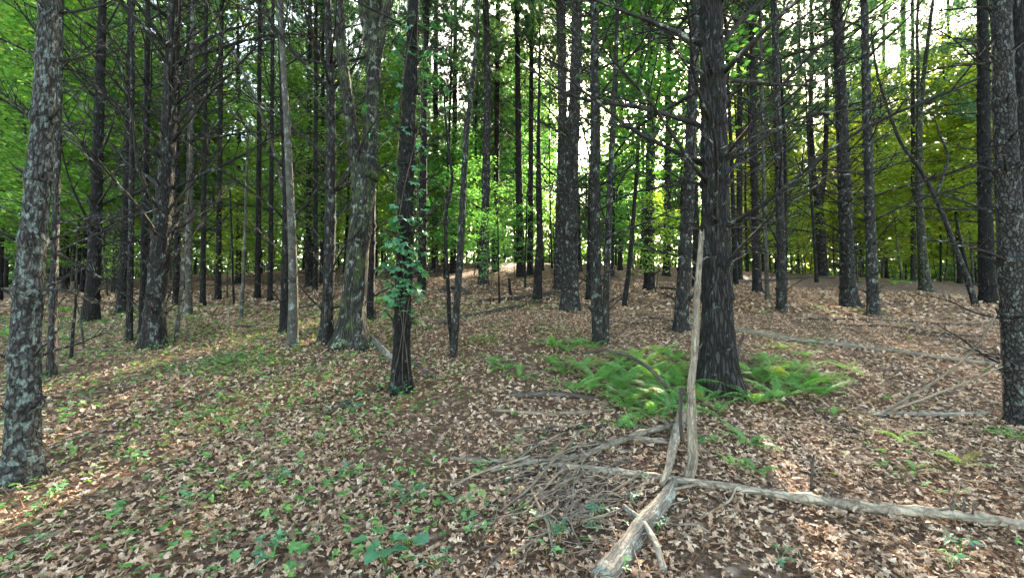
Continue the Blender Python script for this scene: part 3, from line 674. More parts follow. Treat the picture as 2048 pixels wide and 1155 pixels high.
while nfar < 270 and tries < 16000:
    tries += 1
    Y = 11.5+42*R.random()**.75; px = R.uniform(-15, 2060); x = (px-1024)/F*Y
    if px > 1450 and Y > 34 and R.random() < .5: continue
    if any((x-a)**2+(Y-b_)**2 < (1.25+d)**2 for a, b_, d in PLACED if d < .55) : continue
    if in_sun(x, Y, 8, 19): continue
    if Y < 40 and any(a < px < b_ for a, b_ in ((385, 560), (845, 955), (1560, 1660), (1760, 1900))) and R.random() < .72: continue      # thin canopy where open sky shows
    PLACED.append((x, Y, .5)); k = R.randrange(5) if Y < 24 else R.choice([0, 1, 3, 3, 1]); lab, grp = far_label(px, Y)
    loc = (x, Y, float(h(x, Y))-.05); sc = R.uniform(.8, 1.15); sc = (sc, sc, R.uniform(.9, 1.15)); rz = R.uniform(0, 6.3); nfar += 1
    if first[k]:
        t = protos[k]; first[k] = False; t.location = loc; t.scale = sc; t.rotation_euler = (0, 0, rz); t['label'] = lab; t['group'] = grp
    else: copy_tree(protos[k], loc, rz, sc, lab, grp)

# far leaf mass closing the horizon
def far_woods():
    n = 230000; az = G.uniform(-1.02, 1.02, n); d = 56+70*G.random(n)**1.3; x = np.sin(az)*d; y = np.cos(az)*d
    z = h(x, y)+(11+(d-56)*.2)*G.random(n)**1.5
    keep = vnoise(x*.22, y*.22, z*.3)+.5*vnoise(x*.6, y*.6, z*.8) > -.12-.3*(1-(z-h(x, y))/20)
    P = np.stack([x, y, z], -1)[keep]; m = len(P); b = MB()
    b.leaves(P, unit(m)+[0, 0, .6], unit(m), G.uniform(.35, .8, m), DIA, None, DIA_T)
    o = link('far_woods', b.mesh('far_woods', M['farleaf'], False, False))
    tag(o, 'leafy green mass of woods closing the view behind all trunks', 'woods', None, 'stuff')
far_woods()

# ------------------------------------------------------------------ creeper on the dark pine
LFT = np.array([[0, 0, 0], [.2, .3, .05], [.24, .55, .05], [0, 1, -.08], [-.24, .55, .05], [-.2, .3, .05], [0, .5, 0]])
LFT_T = [(0, 1, 6), (1, 2, 6), (2, 3, 6), (3, 4, 6), (4, 5, 6), (5, 0, 6)]
def palmate(P, N, T, size, nl=5, spread=2.3, b=None, mi=0):
    for i in range(nl):
        a = (i/(nl-1)-.5)*spread if nl > 1 else 0
        U = np.cross(T, N); t = T*math.cos(a)+U*math.sin(a)
        t = t+N*.12
        b.leaves(P, N+t*-.1+G.normal(size=P.shape)*.12, t, size*(1-.25*abs(a)/1.3), LFT, None, LFT_T, mi)
def creeper():
    root_p = np.array(creeper_pine.location); Yb = root_p[1]
    v = thing('creeper_vine', root_p, 'green five-leaved creeper climbing the black-barked pine', 'climbing plant')
    st = MB()
    for q in range(3):
        zz = np.linspace(0.05, 4.2, 60); a = 4.2+q*.9+np.sin(zz*1.7+q*2)*.9; xs = np.interp(614-(zz+root_p[2]-1.5)/Yb*F, [0, 100, 300, 500, 700, 783], [828, 824, 815, 808, 803, 801])
        cx = (xs-1024)/F*Yb-root_p[0]; P = np.stack([cx+np.cos(a)*.125, np.sin(a)*.125, zz], -1); st.tube(P, .006, 5)
    link('stem', st.mesh('stem', M['darkstick']), v)
    b = MB(); n = 270; zz = G.uniform(.75, 4.3, n); zz[:110] = G.uniform(.85, 1.9, 110)
    a = G.uniform(0, 2*PI, n); rr = .12+.15*G.random(n)**2
    zc = np.interp(614-(zz+root_p[2]-1.5)/Yb*F, [0, 100, 300, 500, 700, 783], [828, 824, 815, 808, 803, 801]); cx = (zc-1024)/F*Yb-root_p[0]
    # a looser shoot of leaves on the left at mid-height and out to the right higher up
    P = np.stack([cx+np.cos(a)*rr, np.sin(a)*rr, zz], -1)
    m = (zz > 2.0) & (G.random(n) < .45); P[m, 0] += G.uniform(-.4, .3, m.sum())
    out = np.stack([np.cos(a), np.sin(a), 0*a], -1); N = out*.45+[0, 0, .8]+G.normal(size=(n, 3))*.25; T = out+[0, 0, -.35]+G.normal(size=(n, 3))*.3
    N /= np.linalg.norm(N, axis=1)[:, None]; T = T-N*(T*N).sum(1)[:, None]; T /= np.linalg.norm(T, axis=1)[:, None]
    palmate(P, N, T, G.uniform(.06, .105, n), 5, 2.6, b)
    pt = MB()
    for i in range(n):
        q0 = np.array([cx[i]+math.cos(a[i])*.11, math.sin(a[i])*.11, zz[i]-.06]); pt.tube(np.stack([q0, (q0+P[i])/2+[0, 0, .015], P[i]]), .0022, 3, cap=False)
    link('leaf_stalk', pt.mesh('leaf_stalk', M['darkstick']), v)['kind'] = 'stuff'
    link('leaves', b.mesh('leaves', M['creeper'], False), v)
creeper()

# ------------------------------------------------------------------ ferns
def frond(L=1.0, droop=1.3, npair=15):
    b = MB(); n = 24; s = np.linspace(0, 1, n)
    P = branch_path(L, 1.05, -droop, n, .02); b.tube(P, .006*(1-s*.8), 4, cap=False)
    C = []; T = []; N = []; Sz = []
    for q in range(npair):
        f = .16+.83*q/npair; i = min(int(f*(n-1)), n-2); p = P[i]+(P[i+1]-P[i])*(f*(n-1)-i); d = P[i+1]-P[i]; d /= np.linalg.norm(d)
        up = np.cross([0, 1., 0], d)*-1; up = up if up[2] > 0 else -up
        w = .20*L*math.sin(PI*min(1, (f-.05))**.8)**.8*(1.0 if f < .9 else .8)+.012
        for sg in (-1, 1):
            dv = np.array([0, sg*1., 0])*.9+d*.42-up*.14
            dv /= np.linalg.norm(dv)
            for k in range(7):          # pinna: rachis of small leaflets on both sides
                g = (k+.5)/7
                for s2 in (-1, 1):
                    c = p+dv*w*g-up*w*.18*g*g; e = d*s2*.8+dv*.5
                    C.append(c); T.append(e); N.append(up+np.array([0, 0, .2])+G.normal(size=3)*.15); Sz.append(w*.24*(1.1-g))
    C = np.array(C); LT = np.array([[-.16, 0, 0], [.16, 0, 0], [.2, .5, .02], [0, 1, -.03], [-.2, .5, .02]]); LTT = [(0, 1, 2), (0, 2, 4), (4, 2, 3)]
    b.leaves(C, np.array(N), np.array(T), np.array(Sz), LT*[1.2, 1, 1], None, LTT)
    return b.mesh('frond', M['fern'], False)
FROND = [frond(1, 1.3), frond(1, 1.7), frond(1, 1.05), frond(1, 1.5, 17)]
def fern(px, py, label, sc=.5, nf=7, group='ferns of the patch at the largest pine', tint=(1, 1, 1, 1)):
    p = pix(px, py)
    if py < 640 and False: pass
    t = thing('fern', p, label, 'fern', group, R.uniform(0, 6.3))
    nf += 2
    for q in range(nf):
        o = link('frond', R.choice(FROND), t); k = sc*R.uniform(.68, 1.2); o.scale = (k, k, k)
        o.rotation_euler = Euler((R.uniform(-.2, .2), R.uniform(-.15, .35), q*2*PI/nf+R.uniform(-.4, .4)), 'XYZ'); u = R.uniform(.7, 1.2); o.color = (tint[0]*u, tint[1]*u, tint[2]*u, 1) if R.random() > .06 else (1.7, .7, .6, 1)
    return t
PALE = (1.6, 1.25, 1.2, 1)
FERNS = [
 (1010, 742, .42, 6, 0, 'fern clump at the left end of the fern patch, apart from the others', None), (985, 728, .32, 5, 0, 'small fern behind the left-end clump', None), (1040, 758, .3, 5, 0, 'small fern in front of the left-end clump', None),
 (1105, 697, .42, 6, 0, 'fern at the back left of the patch toward the stout centre pine', None), (1135, 705, .4, 6, 0, 'fern second from the back left of the patch', None), (1165, 690, .36, 6, 0, 'small fern left of the twin-stemmed grey pine', None),
 (1185, 700, .3, 5, 0, 'smallest fern at the foot of the twin-stemmed grey pine', None), (1100, 730, .36, 6, 0, 'fern in front of the back left pair', None), (1128, 748, .42, 7, 0, 'broad fern in the left middle of the patch', None), (1165, 742, .4, 6, 0, 'fern behind the dark log at the patch front', None),
 (1150, 785, .4, 6, 0, 'low fern at the front left just above the dark log', None), (1195, 770, .5, 8, 0, 'large lush fern at the middle left of the patch', None), (1230, 745, .48, 7, 0, 'tall fern under the dark arching branch', None)]
gen = [(1240, 785, .5), (1265, 760, .5), (1290, 735, .45), (1285, 800, .5), (1310, 770, .52), (1335, 745, .48), (1330, 800, .5), (1300, 835, .45), (1345, 825, .45), (1250, 820, .4), (1360, 780, .45), (1275, 720, .38), (1320, 712, .4), (1350, 722, .4), (1230, 715, .32), (1370, 750, .42)]
for px, py, sc, nf, _, lab, tn in FERNS: fern(px, py, lab, sc, nf)
for px, py, sc in gen: fern(px, py, 'lush fern in the thick middle of the patch left of the bleached pole', sc, R.choice([6, 7, 8]), 'ferns in the thick middle of the patch', PALE if (py < 760 and R.random() < .45) else (1, 1, 1, 1))
for px, py, sc in [(1500, 748, .42), (1525, 770, .5), (1550, 745, .45), (1575, 765, .5), (1600, 785, .48), (1625, 770, .42), (1640, 795, .42), (1560, 800, .45), (1510, 808, .4), (1535, 725, .35), (1600, 742, .38), (1650, 770, .34)]:
    fern(px, py, 'fern in the patch right of the largest pine', sc, R.choice([6, 7]), 'ferns right of the largest pine')
for px, py, sc, nf, lab in [(1408, 805, .4, 5, 'fern arching out between the bleached pole and the largest pine'), (1440, 825, .36, 4, 'fern with fronds spilling in front of the largest pine'), (1565, 700, .36, 6, 'fern standing alone just below the long pale log'), (1610, 715, .3, 5, 'faint small fern behind the right patch, near the long log'),
        (1420, 886, .22, 5, 'small bright fern right of the bleached pole foot'), (1496, 892, .3, 6, 'bright fern in leaf litter below the largest pine'), (1470, 935, .2, 4, 'tiny yellowish fern near the bleached pole foot'), (1515, 945, .2, 4, 'tiny fern just above the long white pole on the ground'),
        (1795, 880, .24, 5, 'pale small fern in the leaf litter at the right'), (1830, 945, .2, 3, 'fern with flat fronds, left of a pair at lower right'), (1925, 935, .28, 2, 'fern with one long pale frond at lower right'), (1665, 832, .2, 4, 'tiny fern beyond the right patch at the dark stick'),
        (1260, 862, .26, 4, 'fern hanging over sticks at the front of the patch'), (1180, 868, .16, 3, 'tiny fern near the sticks at the patch front'), (1690, 740, .3, 5, 'faint grey-green fern below the long pale log'), (2030, 880, .28, 4, 'low green fern at the foot of the ringed pine, right edge')]:
    fern(px, py, lab, sc, nf, None, PALE if 'pale' in lab or 'yellow' in lab else (1, 1, 1, 1))
for px, py, sc, lab in [(685, 612, .45, 'bright fern clump left behind the forked oak'), (755, 606, .45, 'bright fern clump right behind the forked oak'), (130, 625, .5, 'bright fern clump in the shade at far left'), (1790, 570, .5, 'fern clump below the tilted dark trunk'), (1815, 566, .5, 'fern clump between the tilted trunk and the mossy grey tree'), (1720, 566, .4, 'low fern clump behind the close pair of pines'), (15, 672, .4, 'fern clump at the left edge behind the lichen-mottled pine')]:
    fern(px, py, lab, sc, 7, None, (1.2, 1.2, .9, 1))

# ------------------------------------------------------------------ sticks and logs
def stick(name, pts, label, m, cat='branch', group=None, lift=.5, sides=10, knots=0, twigs=0, rough=.1):
    """pts: (px, py, width px) on the ground, or (px, py, width px, Y) at a given depth"""
    A = []; W = []
    for q in pts:
        if len(q) > 3: p = at(q[0], q[1], q[3])
        else:
            p = pix(q[0], q[1]); p[2] += q[2]/2/F*p[1]*lift*2
        A.append(p); W.append(q[2]/2/F*p[1]*1.0/(1+((q[0]-1024)/F)**2)**.4)
    A = np.array(A); W = np.array(W); t = np.linspace(0, len(A)-1, max(12, len(A)*12)); ii = np.arange(len(A))
    P = np.stack([np.interp(t, ii, A[:, c]) for c in range(3)], -1); r = np.interp(t, ii, W)
    if len(A) > 2:
        for c in range(3): P[3:-3, c] = np.convolve(P[:, c], np.ones(7)/7, 'valid')
    L = np.linalg.norm(P[-1]-P[0])
    P[:, 2] += r*.2*vnoise(t*1.7+A[0][0]*9, A[0][1]*7); P[:, 0] += np.minimum(r*.5, .008)*vnoise(t*1.3, A[0][1]*5+3)
    for _ in range(knots):
        c = R.uniform(.1, .95)*t[-1]; r = r*(1+.45*np.exp(-((t-c)/.09)**2))
    o = P[0].copy(); b = MB(); b.tube(P-o, r, sides, rough=rough, rs=14)
    ob = link(name, b.mesh(name, m), None); ob.location = o; tag(ob, label, cat, group)
    for _ in range(twigs):
        i = R.randrange(3, len(P)-3); s_ = link('twig_stub', R.choice(LSTUB), ob); s_.location = P[i]-o; k = r[i]
        s_.rotation_euler = (0, -R.uniform(.1, 1.2), R.uniform(0, 6.3)); s_.scale = (k*R.uniform(1.5, 4), k*4, k*4)
    return ob
stick('fallen_pole', [(900, 920, 7), (1010, 927, 9), (1110, 935, 11), (1230, 950, 14), (1330, 965, 16), (1480, 986, 18), (1640, 1014, 22), (1760, 1030, 24), (1900, 1044, 27), (2060, 1068, 29)],
      'long bleached pole lying across the foreground to the right edge', M['snag'], 'log', knots=9, twigs=9, sides=20, rough=.2)
stick('rotten_log', [(1205, 1175, 46), (1250, 1110, 42), (1300, 1045, 36), (1335, 1000, 29), (1350, 965, 20)], 'grey weathered log at the bottom, pointing up to the bleached pole', M['log'], 'log', sides=26, lift=.25, rough=.17)
stick('fallen_branch', [(1247, 1032, 10), (1283, 1065, 12), (1308, 1110, 14), (1330, 1170, 15)], 'grey stick crossing over the weathered log at the bottom', M['log'], lift=1.9, sides=12)
stick('fallen_branch', [(1322, 985, 12), (1338, 950, 15), (1350, 900, 19), (1366, 850, 22)], 'pale bare limb standing beside the bleached pole foot', M['snag'], lift=1.2, sides=14)
stick('fallen_branch', [(980, 950, 7), (1060, 935, 9), (1165, 926, 11), (1210, 905, 11), (1280, 880, 12), (1362, 862, 13)], 'long pale branch running up to the bare limb, over the brush', M['snag'], lift=1.1, twigs=5, knots=4)
stick('fallen_branch', [(1248, 888, 10), (1300, 892, 11), (1352, 898, 11)], 'short pale branch lying left of the bare limb', M['snag'], lift=1.1, twigs=3)
stick('fallen_branch', [(1425, 970, 4), (1340, 995, 7), (1300, 1030, 8), (1262, 1052, 6)], 'thin forked twig trailing left below the bleached pole foot', M['stick'], lift=2)
stick('fallen_log', [(1466, 663, 11), (1545, 678, 11), (1640, 690, 11), (1740, 700, 11), (1830, 713, 10), (1920, 724, 10), (2008, 735, 9)], 'long pale log on the slope from the largest pine to the right edge', M['snag'], 'log', knots=6, twigs=6, sides=14)
stick('fallen_branch', [(1745, 832, 10), (1830, 834, 12), (1905, 834, 11), (1985, 830, 9)], 'grey branch lying near the ringed pine at right', M['log'], twigs=4)
stick('fallen_branch', [(1755, 838, 6), (1850, 828, 7), (1920, 850, 6), (1985, 852, 5)], 'dark thin branch under the grey one near the ringed pine', M['darkstick'], twigs=2)
b1 = pix(1760, 828)[1]
stick('leaning_branch', [(1758, 830, 7, b1), (1840, 780, 7, b1-.1), (1910, 735, 6, b1-.2), (1960, 685, 5, b1-.3), (1992, 630, 4, b1-.4)], 'thin bent bough rising right from a grey branch to the ringed pine', M['stick'])
stick('leaning_branch', [(1765, 826, 6, b1), (1850, 795, 6, b1-.1), (1930, 765, 5, b1-.15), (2006, 732, 4, b1-.2)], 'thin straight bough rising low toward the ringed pine', M['stick'])
stick('fallen_branch', [(732, 672, 12), (752, 692, 13), (782, 722, 14), (796, 735, 12)], 'grey branch lying from the oak foot to the creeper pine', M['log'], twigs=4, knots=2)
stick('fallen_branch', [(822, 728, 6), (845, 748, 6), (872, 764, 5)], 'dark stick on the litter right of the creeper pine foot', M['darkstick'], lift=1.5)
stick('fallen_branch', [(640, 836, 6), (700, 808, 8), (765, 778, 9)], 'dark stick on the litter left of the creeper pine foot', M['darkstick'], twigs=2)
stick('fallen_log', [(846, 660, 5), (910, 640, 8), (980, 628, 8), (1060, 610, 7), (1130, 592, 6)], 'long dark log on the slope left of the stout centre pine', M['darkstick'], 'log', knots=3, sides=12)
stick('fallen_log', [(960, 606, 7), (1030, 600, 8), (1120, 588, 8)], 'thin dark log just above the long dark one on the slope', M['darkstick'], 'log')
stick('fallen_log', [(1015, 796, 9), (1090, 794, 11), (1150, 797, 10), (1200, 803, 7)], 'dark rotten log at the front of the fern patch', M['darkstick'], 'log', knots=3, sides=14)
stick('fallen_branch', [(985, 822, 6), (1060, 830, 7), (1110, 833, 8), (1160, 828, 8), (1230, 822, 6)], 'pale thin branch in front of the dark rotten log', M['stick'], twigs=3)
stick('fallen_branch', [(1060, 866, 5), (1140, 862, 6), (1250, 852, 6)], 'dark thin branch in the brush below the fern patch', M['darkstick'], twigs=3)
fY = pix(1350, 800)[1]
stick('arching_branch', [(1165, 706, 4, fY+.5), (1212, 700, 6, fY+.4), (1252, 708, 7, fY+.3), (1300, 735, 8, fY+.1), (1338, 778, 9, fY-.1), (1362, 830, 9, fY-.3)], 'dark branch arching over the ferns to the bleached pole', M['darkstick'])
stick('arching_branch', [(1215, 773, 7, fY+.1), (1255, 788, 9, fY), (1300, 815, 9, fY-.2), (1358, 850, 8, fY-.5)], 'greyish branch resting on the ferns in front of the arching one', M['log'])
stick('upright_stick', [(1364, 880, 8, snag_b[1]+.3), (1362, 830, 8, snag_b[1]+.3), (1360, 775, 6, snag_b[1]+.3)], 'black upright stick close left of the bleached pole', M['darkstick'])
stick('fallen_branch', [(1560, 795, 8), (1620, 826, 9), (1680, 852, 9), (1724, 872, 7)], 'dark branch in the litter below the right-hand ferns', M['darkstick'], twigs=4)
pY = pix(1476, 722)[1]
stick('upright_stick', [(1474, 722, 6, pY), (1478, 695, 7, pY), (1487, 670, 6, pY)], 'short black stick propped against the long pale log', M['darkstick'])
pY = pix(1625, 985)[1]
stick('upright_stick', [(1622, 985, 6, pY), (1623, 945, 6, pY), (1628, 908, 4, pY)], 'thin black stick upright by the long white pole', M['darkstick'])
for pts, lab in [([(1620, 640, 5), (1740, 642, 6), (1870, 650, 6), (1990, 652, 5)], 'dark log crossing behind the close pair of pines at right'), ([(1680, 652, 5), (1770, 655, 6), (1870, 668, 6), (1970, 675, 5)], 'dark log just below the crossing one at right'),
                 ([(1800, 665, 4), (1890, 676, 5), (1960, 686, 4)], 'shortest lowest dark log on the right slope'), ([(1555, 560, 5), (1610, 555, 5), (1670, 557, 5)], 'dark log lying below the dark forked tree'),
                 ([(1465, 570, 5), (1510, 562, 6), (1560, 560, 5)], 'dark log behind the first slim pine right of the largest'), ([(1320, 578, 6), (1360, 582, 6), (1400, 575, 6)], 'dark log behind the lichened leaning pine'),
                 ([(1215, 645, 5), (1260, 650, 5), (1300, 648, 4)], 'thin dark branch on the litter right of the twin-stemmed pine'), ([(1298, 636, 4), (1330, 642, 5), (1362, 646, 5)], 'thin dark branch touching the lichened leaning pine'),
                 ([(130, 672, 5), (190, 668, 6), (250, 660, 5)], 'pale branch on the ground left of the thin brown trunk'), ([(100, 716, 6), (160, 708, 7), (230, 700, 6)], 'pale branch in the sunlit strip behind the lichen-mottled pine'),
                 ([(470, 655, 6), (495, 657, 7), (518, 654, 6)], 'short dark log below the pale thin sapling'), ([(500, 628, 5), (560, 622, 5), (640, 612, 5)], 'dark thin log behind the pale smooth tree'),
                 ([(1700, 1095, 4), (1640, 1075, 5), (1570, 1050, 4)], 'dark thin twig in the litter below the long white pole'), ([(880, 585, 7), (915, 578, 9), (940, 590, 7)], 'dark crooked dead wood left of the twin saplings')]:
    stick('fallen_log' if 'log' in lab else 'fallen_branch', pts, lab, M['snag'] if lab.startswith('pale') else M['darkstick'], 'log' if ' log' in lab else 'branch', twigs=2)
# the brush pile
for pts, lab in [([(1165, 868, 4), (1085, 960, 6), (1060, 990, 6), (1000, 1035, 4)], 'pale bent twig arching through the brush pile'),
        ([(1060, 985, 5), (1075, 1025, 6), (1095, 1060, 6), (1104, 1105, 5)], 'pale twig coming down from the brush pile toward the star-leaved seedlings'),
        ([(1062, 1000, 4), (1090, 1040, 4), (1102, 1060, 4)], 'thin pale twig beside the descending one in the brush pile'),
        ([(1025, 1122, 5), (1090, 1080, 5), (1150, 1040, 5), (1235, 1020, 4)], 'long straight twig at the lower edge of the brush pile'),
        ([(1090, 1058, 4), (1170, 1028, 5), (1240, 988, 6), (1290, 955, 5)], 'brown twig slanting up through the brush pile middle'),
        ([(940, 1070, 4), (1010, 1045, 4), (1080, 1000, 5), (1140, 930, 4)], 'long thin twig slanting over the left of the brush pile'),
        ([(900, 985, 4), (950, 960, 5), (1060, 925, 5)], 'thin twig at the left tip of the brush pile'),
        ([(1200, 870, 3), (1150, 960, 4), (1140, 1060, 4), (1180, 1130, 3)], 'fine curved twig crossing the brush pile downward'),
        ([(1405, 1045, 4), (1460, 1015, 5), (1472, 985, 5)], 'pale hooked twig hanging below the long white pole'),
        ([(1340, 1060, 4), (1390, 1062, 5), (1420, 1075, 4)], 'short pale twig right of the weathered log'),
        ([(610, 925, 4), (585, 975, 4)], 'pale thin twig upright in the litter at lower left')]:
    stick('twig', pts, lab, M['stick'], 'twig', lift=2.5, sides=7)
for q in range(80):
    cx, cy = R.gauss(1165, 110), R.gauss(985, 55); L = R.uniform(40, 150); a = R.gauss(-.5, .45) if R.random() < .75 else R.uniform(-1.6, 1.6)
    p = [(cx+math.cos(a)*L*f+R.uniform(-6, 6), min(1150, cy+math.sin(a)*L*f*.7+R.uniform(-5, 5)), R.choice([1.6, 2.2, 3, 4.4])) for f in (-.5, 0, .5)]
    stick('twig', p, 'thin dead twig tangled in the foreground brush pile', M['stick'] if R.random() < .5 else M['darkstick'], 'twig', 'twigs tangled in the brush pile', lift=R.uniform(.8, 4), sides=5)

# ------------------------------------------------------------------ leaf litter, straw, twig litter
OU = [(.02, 0), (.10, .18), (.05, .27), (.25, .42), (.09, .51), (.31, .68), (.12, .76), (.17, .9), (.0, 1.0)]
def oak_tpl(c1, c2, tw):
    V = []; n = len(OU)
    def w(u, v): return c1*u*u*4+c2*(v-.5)**2-c2*.25+tw*u*(v-.5)+.03*math.sin(v*14+u*9)
    for u, v in OU: V.append((0, v, w(0, v)))
    for u, v in OU: V.append((u, v+.02, w(u, v)))
    for u, v in OU: V.append((-u*.95, v-.01, w(-u, v)))
    Q = []
    for i in range(n-1):
        Q.append((i, n+i, n+i+1, i+1)); Q.append((i+1, 2*n+i+1, 2*n+i, i))
    return np.array(V), Q
OAK = [oak_tpl(.3, .3, .2), oak_tpl(-.4, .4, -.3), oak_tpl(.8, -.4, .6), oak_tpl(.1, .6, -.2), oak_tpl(-.2, -.5, .4)]
LFT0 = LFT; LFT_T0 = LFT_T
_mo = [(0, 0), (.3, .02), (.24, .2), (.62, .3), (.42, .45), (.5, .66), (.22, .6), (0, 1), (-.2, .62), (-.52, .62), (-.4, .44), (-.6, .34), (-.24, .18), (-.28, .0)]
MPT = np.array([(u, v, .05*math.sin(q*2.3)+.1*abs(u)) for q, (u, v) in enumerate(_mo)]+[(0, .4, -.02)]); MPT_T = [(q, (q+1) % 14, 14) for q in range(14)]
def scatter(n, y0, y1, xmax=None):
    y = y0+(y1-y0)*G.random(n); x = G.uniform(-1, 1, n)*(1.24*y+.5); keep = G.random(n) < (1.24*y+.5)/(1.24*y1+.5)
    return x[keep], y[keep]
def gnormal(x, y, e=.05):
    n = np.stack([-(h(x+e, y)-h(x-e, y))/(2*e), -(h(x, y+e)-h(x, y-e))/(2*e), np.ones_like(x)], -1); return n/np.linalg.norm(n, axis=1)[:, None]
def litter():
    b = MB()
    for n, y0, y1, smin, smax, tilt in ((56000, 1.3, 4, .026, .07, .32), (84000, 4, 9, .038, .08, .36), (40000, 9, 17, .075, .14, .5)):
        x, y = scatter(n, y0, y1)
        dens = vnoise(x*1.1, y*1.1, 2)+.5*vnoise(x*3, y*3, 4)
        k = dens > G.uniform(-1.4, .15, len(x)); x, y = x[k], y[k]
        m = len(x); N = gnormal(x, y)+G.normal(size=(m, 3))*tilt*G.uniform(.2, 1.5, m)[:, None]; T = unit(m)*[1, 1, .2]
        z = h(x, y)+G.uniform(.002, .035, m); P = np.stack([x, y, z], -1); sz = smin+(smax-smin)*G.random(m)**1.4; w = G.integers(0, 9, m)
        for t in range(9):
            s_ = w == t
            if t >= 5 and y0 < 9:       # oval, maple-like, torn and rolled leaves between the oak leaves
                k5 = np.array([.8, 1.5, .5, 1.9])[t-5]; b.leaves(P[s_], N[s_], T[s_], sz[s_]*[.8, .75, .7, .6][t-5], (LFT0 if t < 7 else MPT)*[k5 if t < 7 else k5*.6, 1, [2, -3, 1, 2][t-5]], None, LFT_T0 if t < 7 else MPT_T)
            elif y0 < 9: b.leaves(P[s_], N[s_], T[s_], sz[s_], OAK[t][0], OAK[t][1])
            else: b.leaves(P[s_], N[s_], T[s_], sz[s_], DIA*[1, 1, 2.5], None, DIA_T)
    o = link('leaf_litter', b.mesh('leaf_litter', M['litter'], False, False)); tag(o, 'dry brown oak leaves carpeting the forest floor', 'leaf litter', None, 'stuff')
    b = MB(); x, y = scatter(95000, 1.3, 8); m = len(x); k = vnoise(x*.9+9, y*.9, 7) > G.uniform(-.8, .6, m); x, y = x[k], y[k]; m = len(x)
    P = np.stack([x, y, h(x, y)+G.uniform(.0, .02, m)], -1)
    b.leaves(P, gnormal(x, y)+G.normal(size=(m, 3))*.3, unit(m)*[1, 1, .15], G.uniform(.06, .13, m), TRI*[.4, 1, 1], None, TRI_T)
    o = link('needle_straw', b.mesh('needle_straw', M['straw'], False, False)); tag(o, 'reddish fallen pine needles between the dry leaves', 'pine straw', None, 'stuff')
    b = MB(); x, y = scatter(2600, 1.4, 10); m = len(x)
    pile = 300; bx = G.normal(.42, .28, pile); by = G.normal(2.85, .35, pile); x = np.concatenate([x, bx]); y = np.concatenate([y, by])
    for i in range(len(x)):
        a = R.gauss(.6, .6) if i >= m else R.uniform(0, PI); L = R.uniform(.06, .3); s_ = np.linspace(-.5, .5, 4)
        px_ = x[i]+math.cos(a)*L*s_; py_ = y[i]+math.sin(a)*L*s_+R.gauss(0, .02)*s_**2*8; z = h(px_, py_)+R.uniform(.005, .03 if i < m else .09)+R.uniform(-.1, .1)*L*s_
        b.tube(np.stack([px_, py_, z], -1), R.uniform(.0012, .0035), 4, cap=False)
    o = link('twig_litter', b.mesh('twig_litter', M['stick'])); tag(o, 'small broken twigs scattered over the dry leaves', 'twig litter', None, 'stuff')
litter()
# ------------------------------------------------------------------ low green plants
def herb_cover():
    b = MB(); x, y = scatter(56000, 1.5, 11); m = len(x)
    px = 1024+x/y*F
    f = .7*vnoise(x*1.1, y*1.1, 21)+.6*vnoise(x*3.0, y*3.0, 22)
    left = np.clip((1000-px)/500, -.45, .55)
    far = np.clip((y-5)/6, 0, 1)*.45
    k = f+left*1.15-far > .12+G.normal(size=m)*.22; x, y = x[k], y[k]; m = len(x)
    z = h(x, y)+G.uniform(.02, .09, m); P = np.stack([x, y, z], -1)
    N = np.array([0, 0, 1.])+G.normal(size=(m, 3))*.28; N /= np.linalg.norm(N, axis=1)[:, None]; T = unit(m)*[1, 1, .1]; T = T-N*(T*N).sum(1)[:, None]; T /= np.linalg.norm(T, axis=1)[:, None]
    sz = .016+.036*G.random(m)**1.3; w = G.integers(0, 3, m)
    for t, (nl, sp) in enumerate(((5, 3.4), (3, 3.6), (3, 2.2))):
        s_ = w == t; palmate(P[s_], N[s_], T[s_], sz[s_]*(1 if t else 1.2), nl, sp, b)
    o = link('ground_cover', b.mesh('ground_cover', M['herb'], False, False)); tag(o, 'low green seedlings and creeper leaves scattered over the slope', 'ground cover', None, 'stuff')
herb_cover()
def seedling(px, py, label, kind, sc=.05, n=4, tint=(1, 1, 1, 1), group=None):
    p = pix(px, py); t = thing('seedling', p, label, 'seedling', group, R.uniform(0, 6.3))
    b = MB(); st = MB(); P = []
    for q in range(n):
        a = q*2.4+R.uniform(-.4, .4); d = sc*R.uniform(.3, 1.7) if n > 1 else 0; z = R.uniform(.05, .12)*sc/.05
        e = np.array([math.cos(a)*d, math.sin(a)*d, z]); P.append(e)
        st.tube(np.stack([np.zeros(3), e*[.4, .4, .6], e]), .0013, 4, cap=False)
    P = np.array(P); N = np.array([0, 0, 1.])+G.normal(size=(n, 3))*.2; N /= np.linalg.norm(N, axis=1)[:, None]; T = P*[1, 1, 0]+unit(n)*.01+[.01, 0, 0]; T = T-N*(T*N).sum(1)[:, None]; T /= np.linalg.norm(T, axis=1)[:, None]
    if kind == 'star': palmate(P, N, T, np.full(n, sc), 5, 4.2, b)
    elif kind == 'three': palmate(P, N, T, np.full(n, sc*1.15), 3, 3.4, b)
    else: b.leaves(P, N, T, np.full(n, sc*1.5), LFT*[1.9, 1, 1], None, LFT_T)
    link('stem', st.mesh('stem', M['herb']), t); o = link('leaves', b.mesh('leaves', M['creeper'], False), t); o.color = tint
LT = (2.0, 1.5, 1.2, 1)
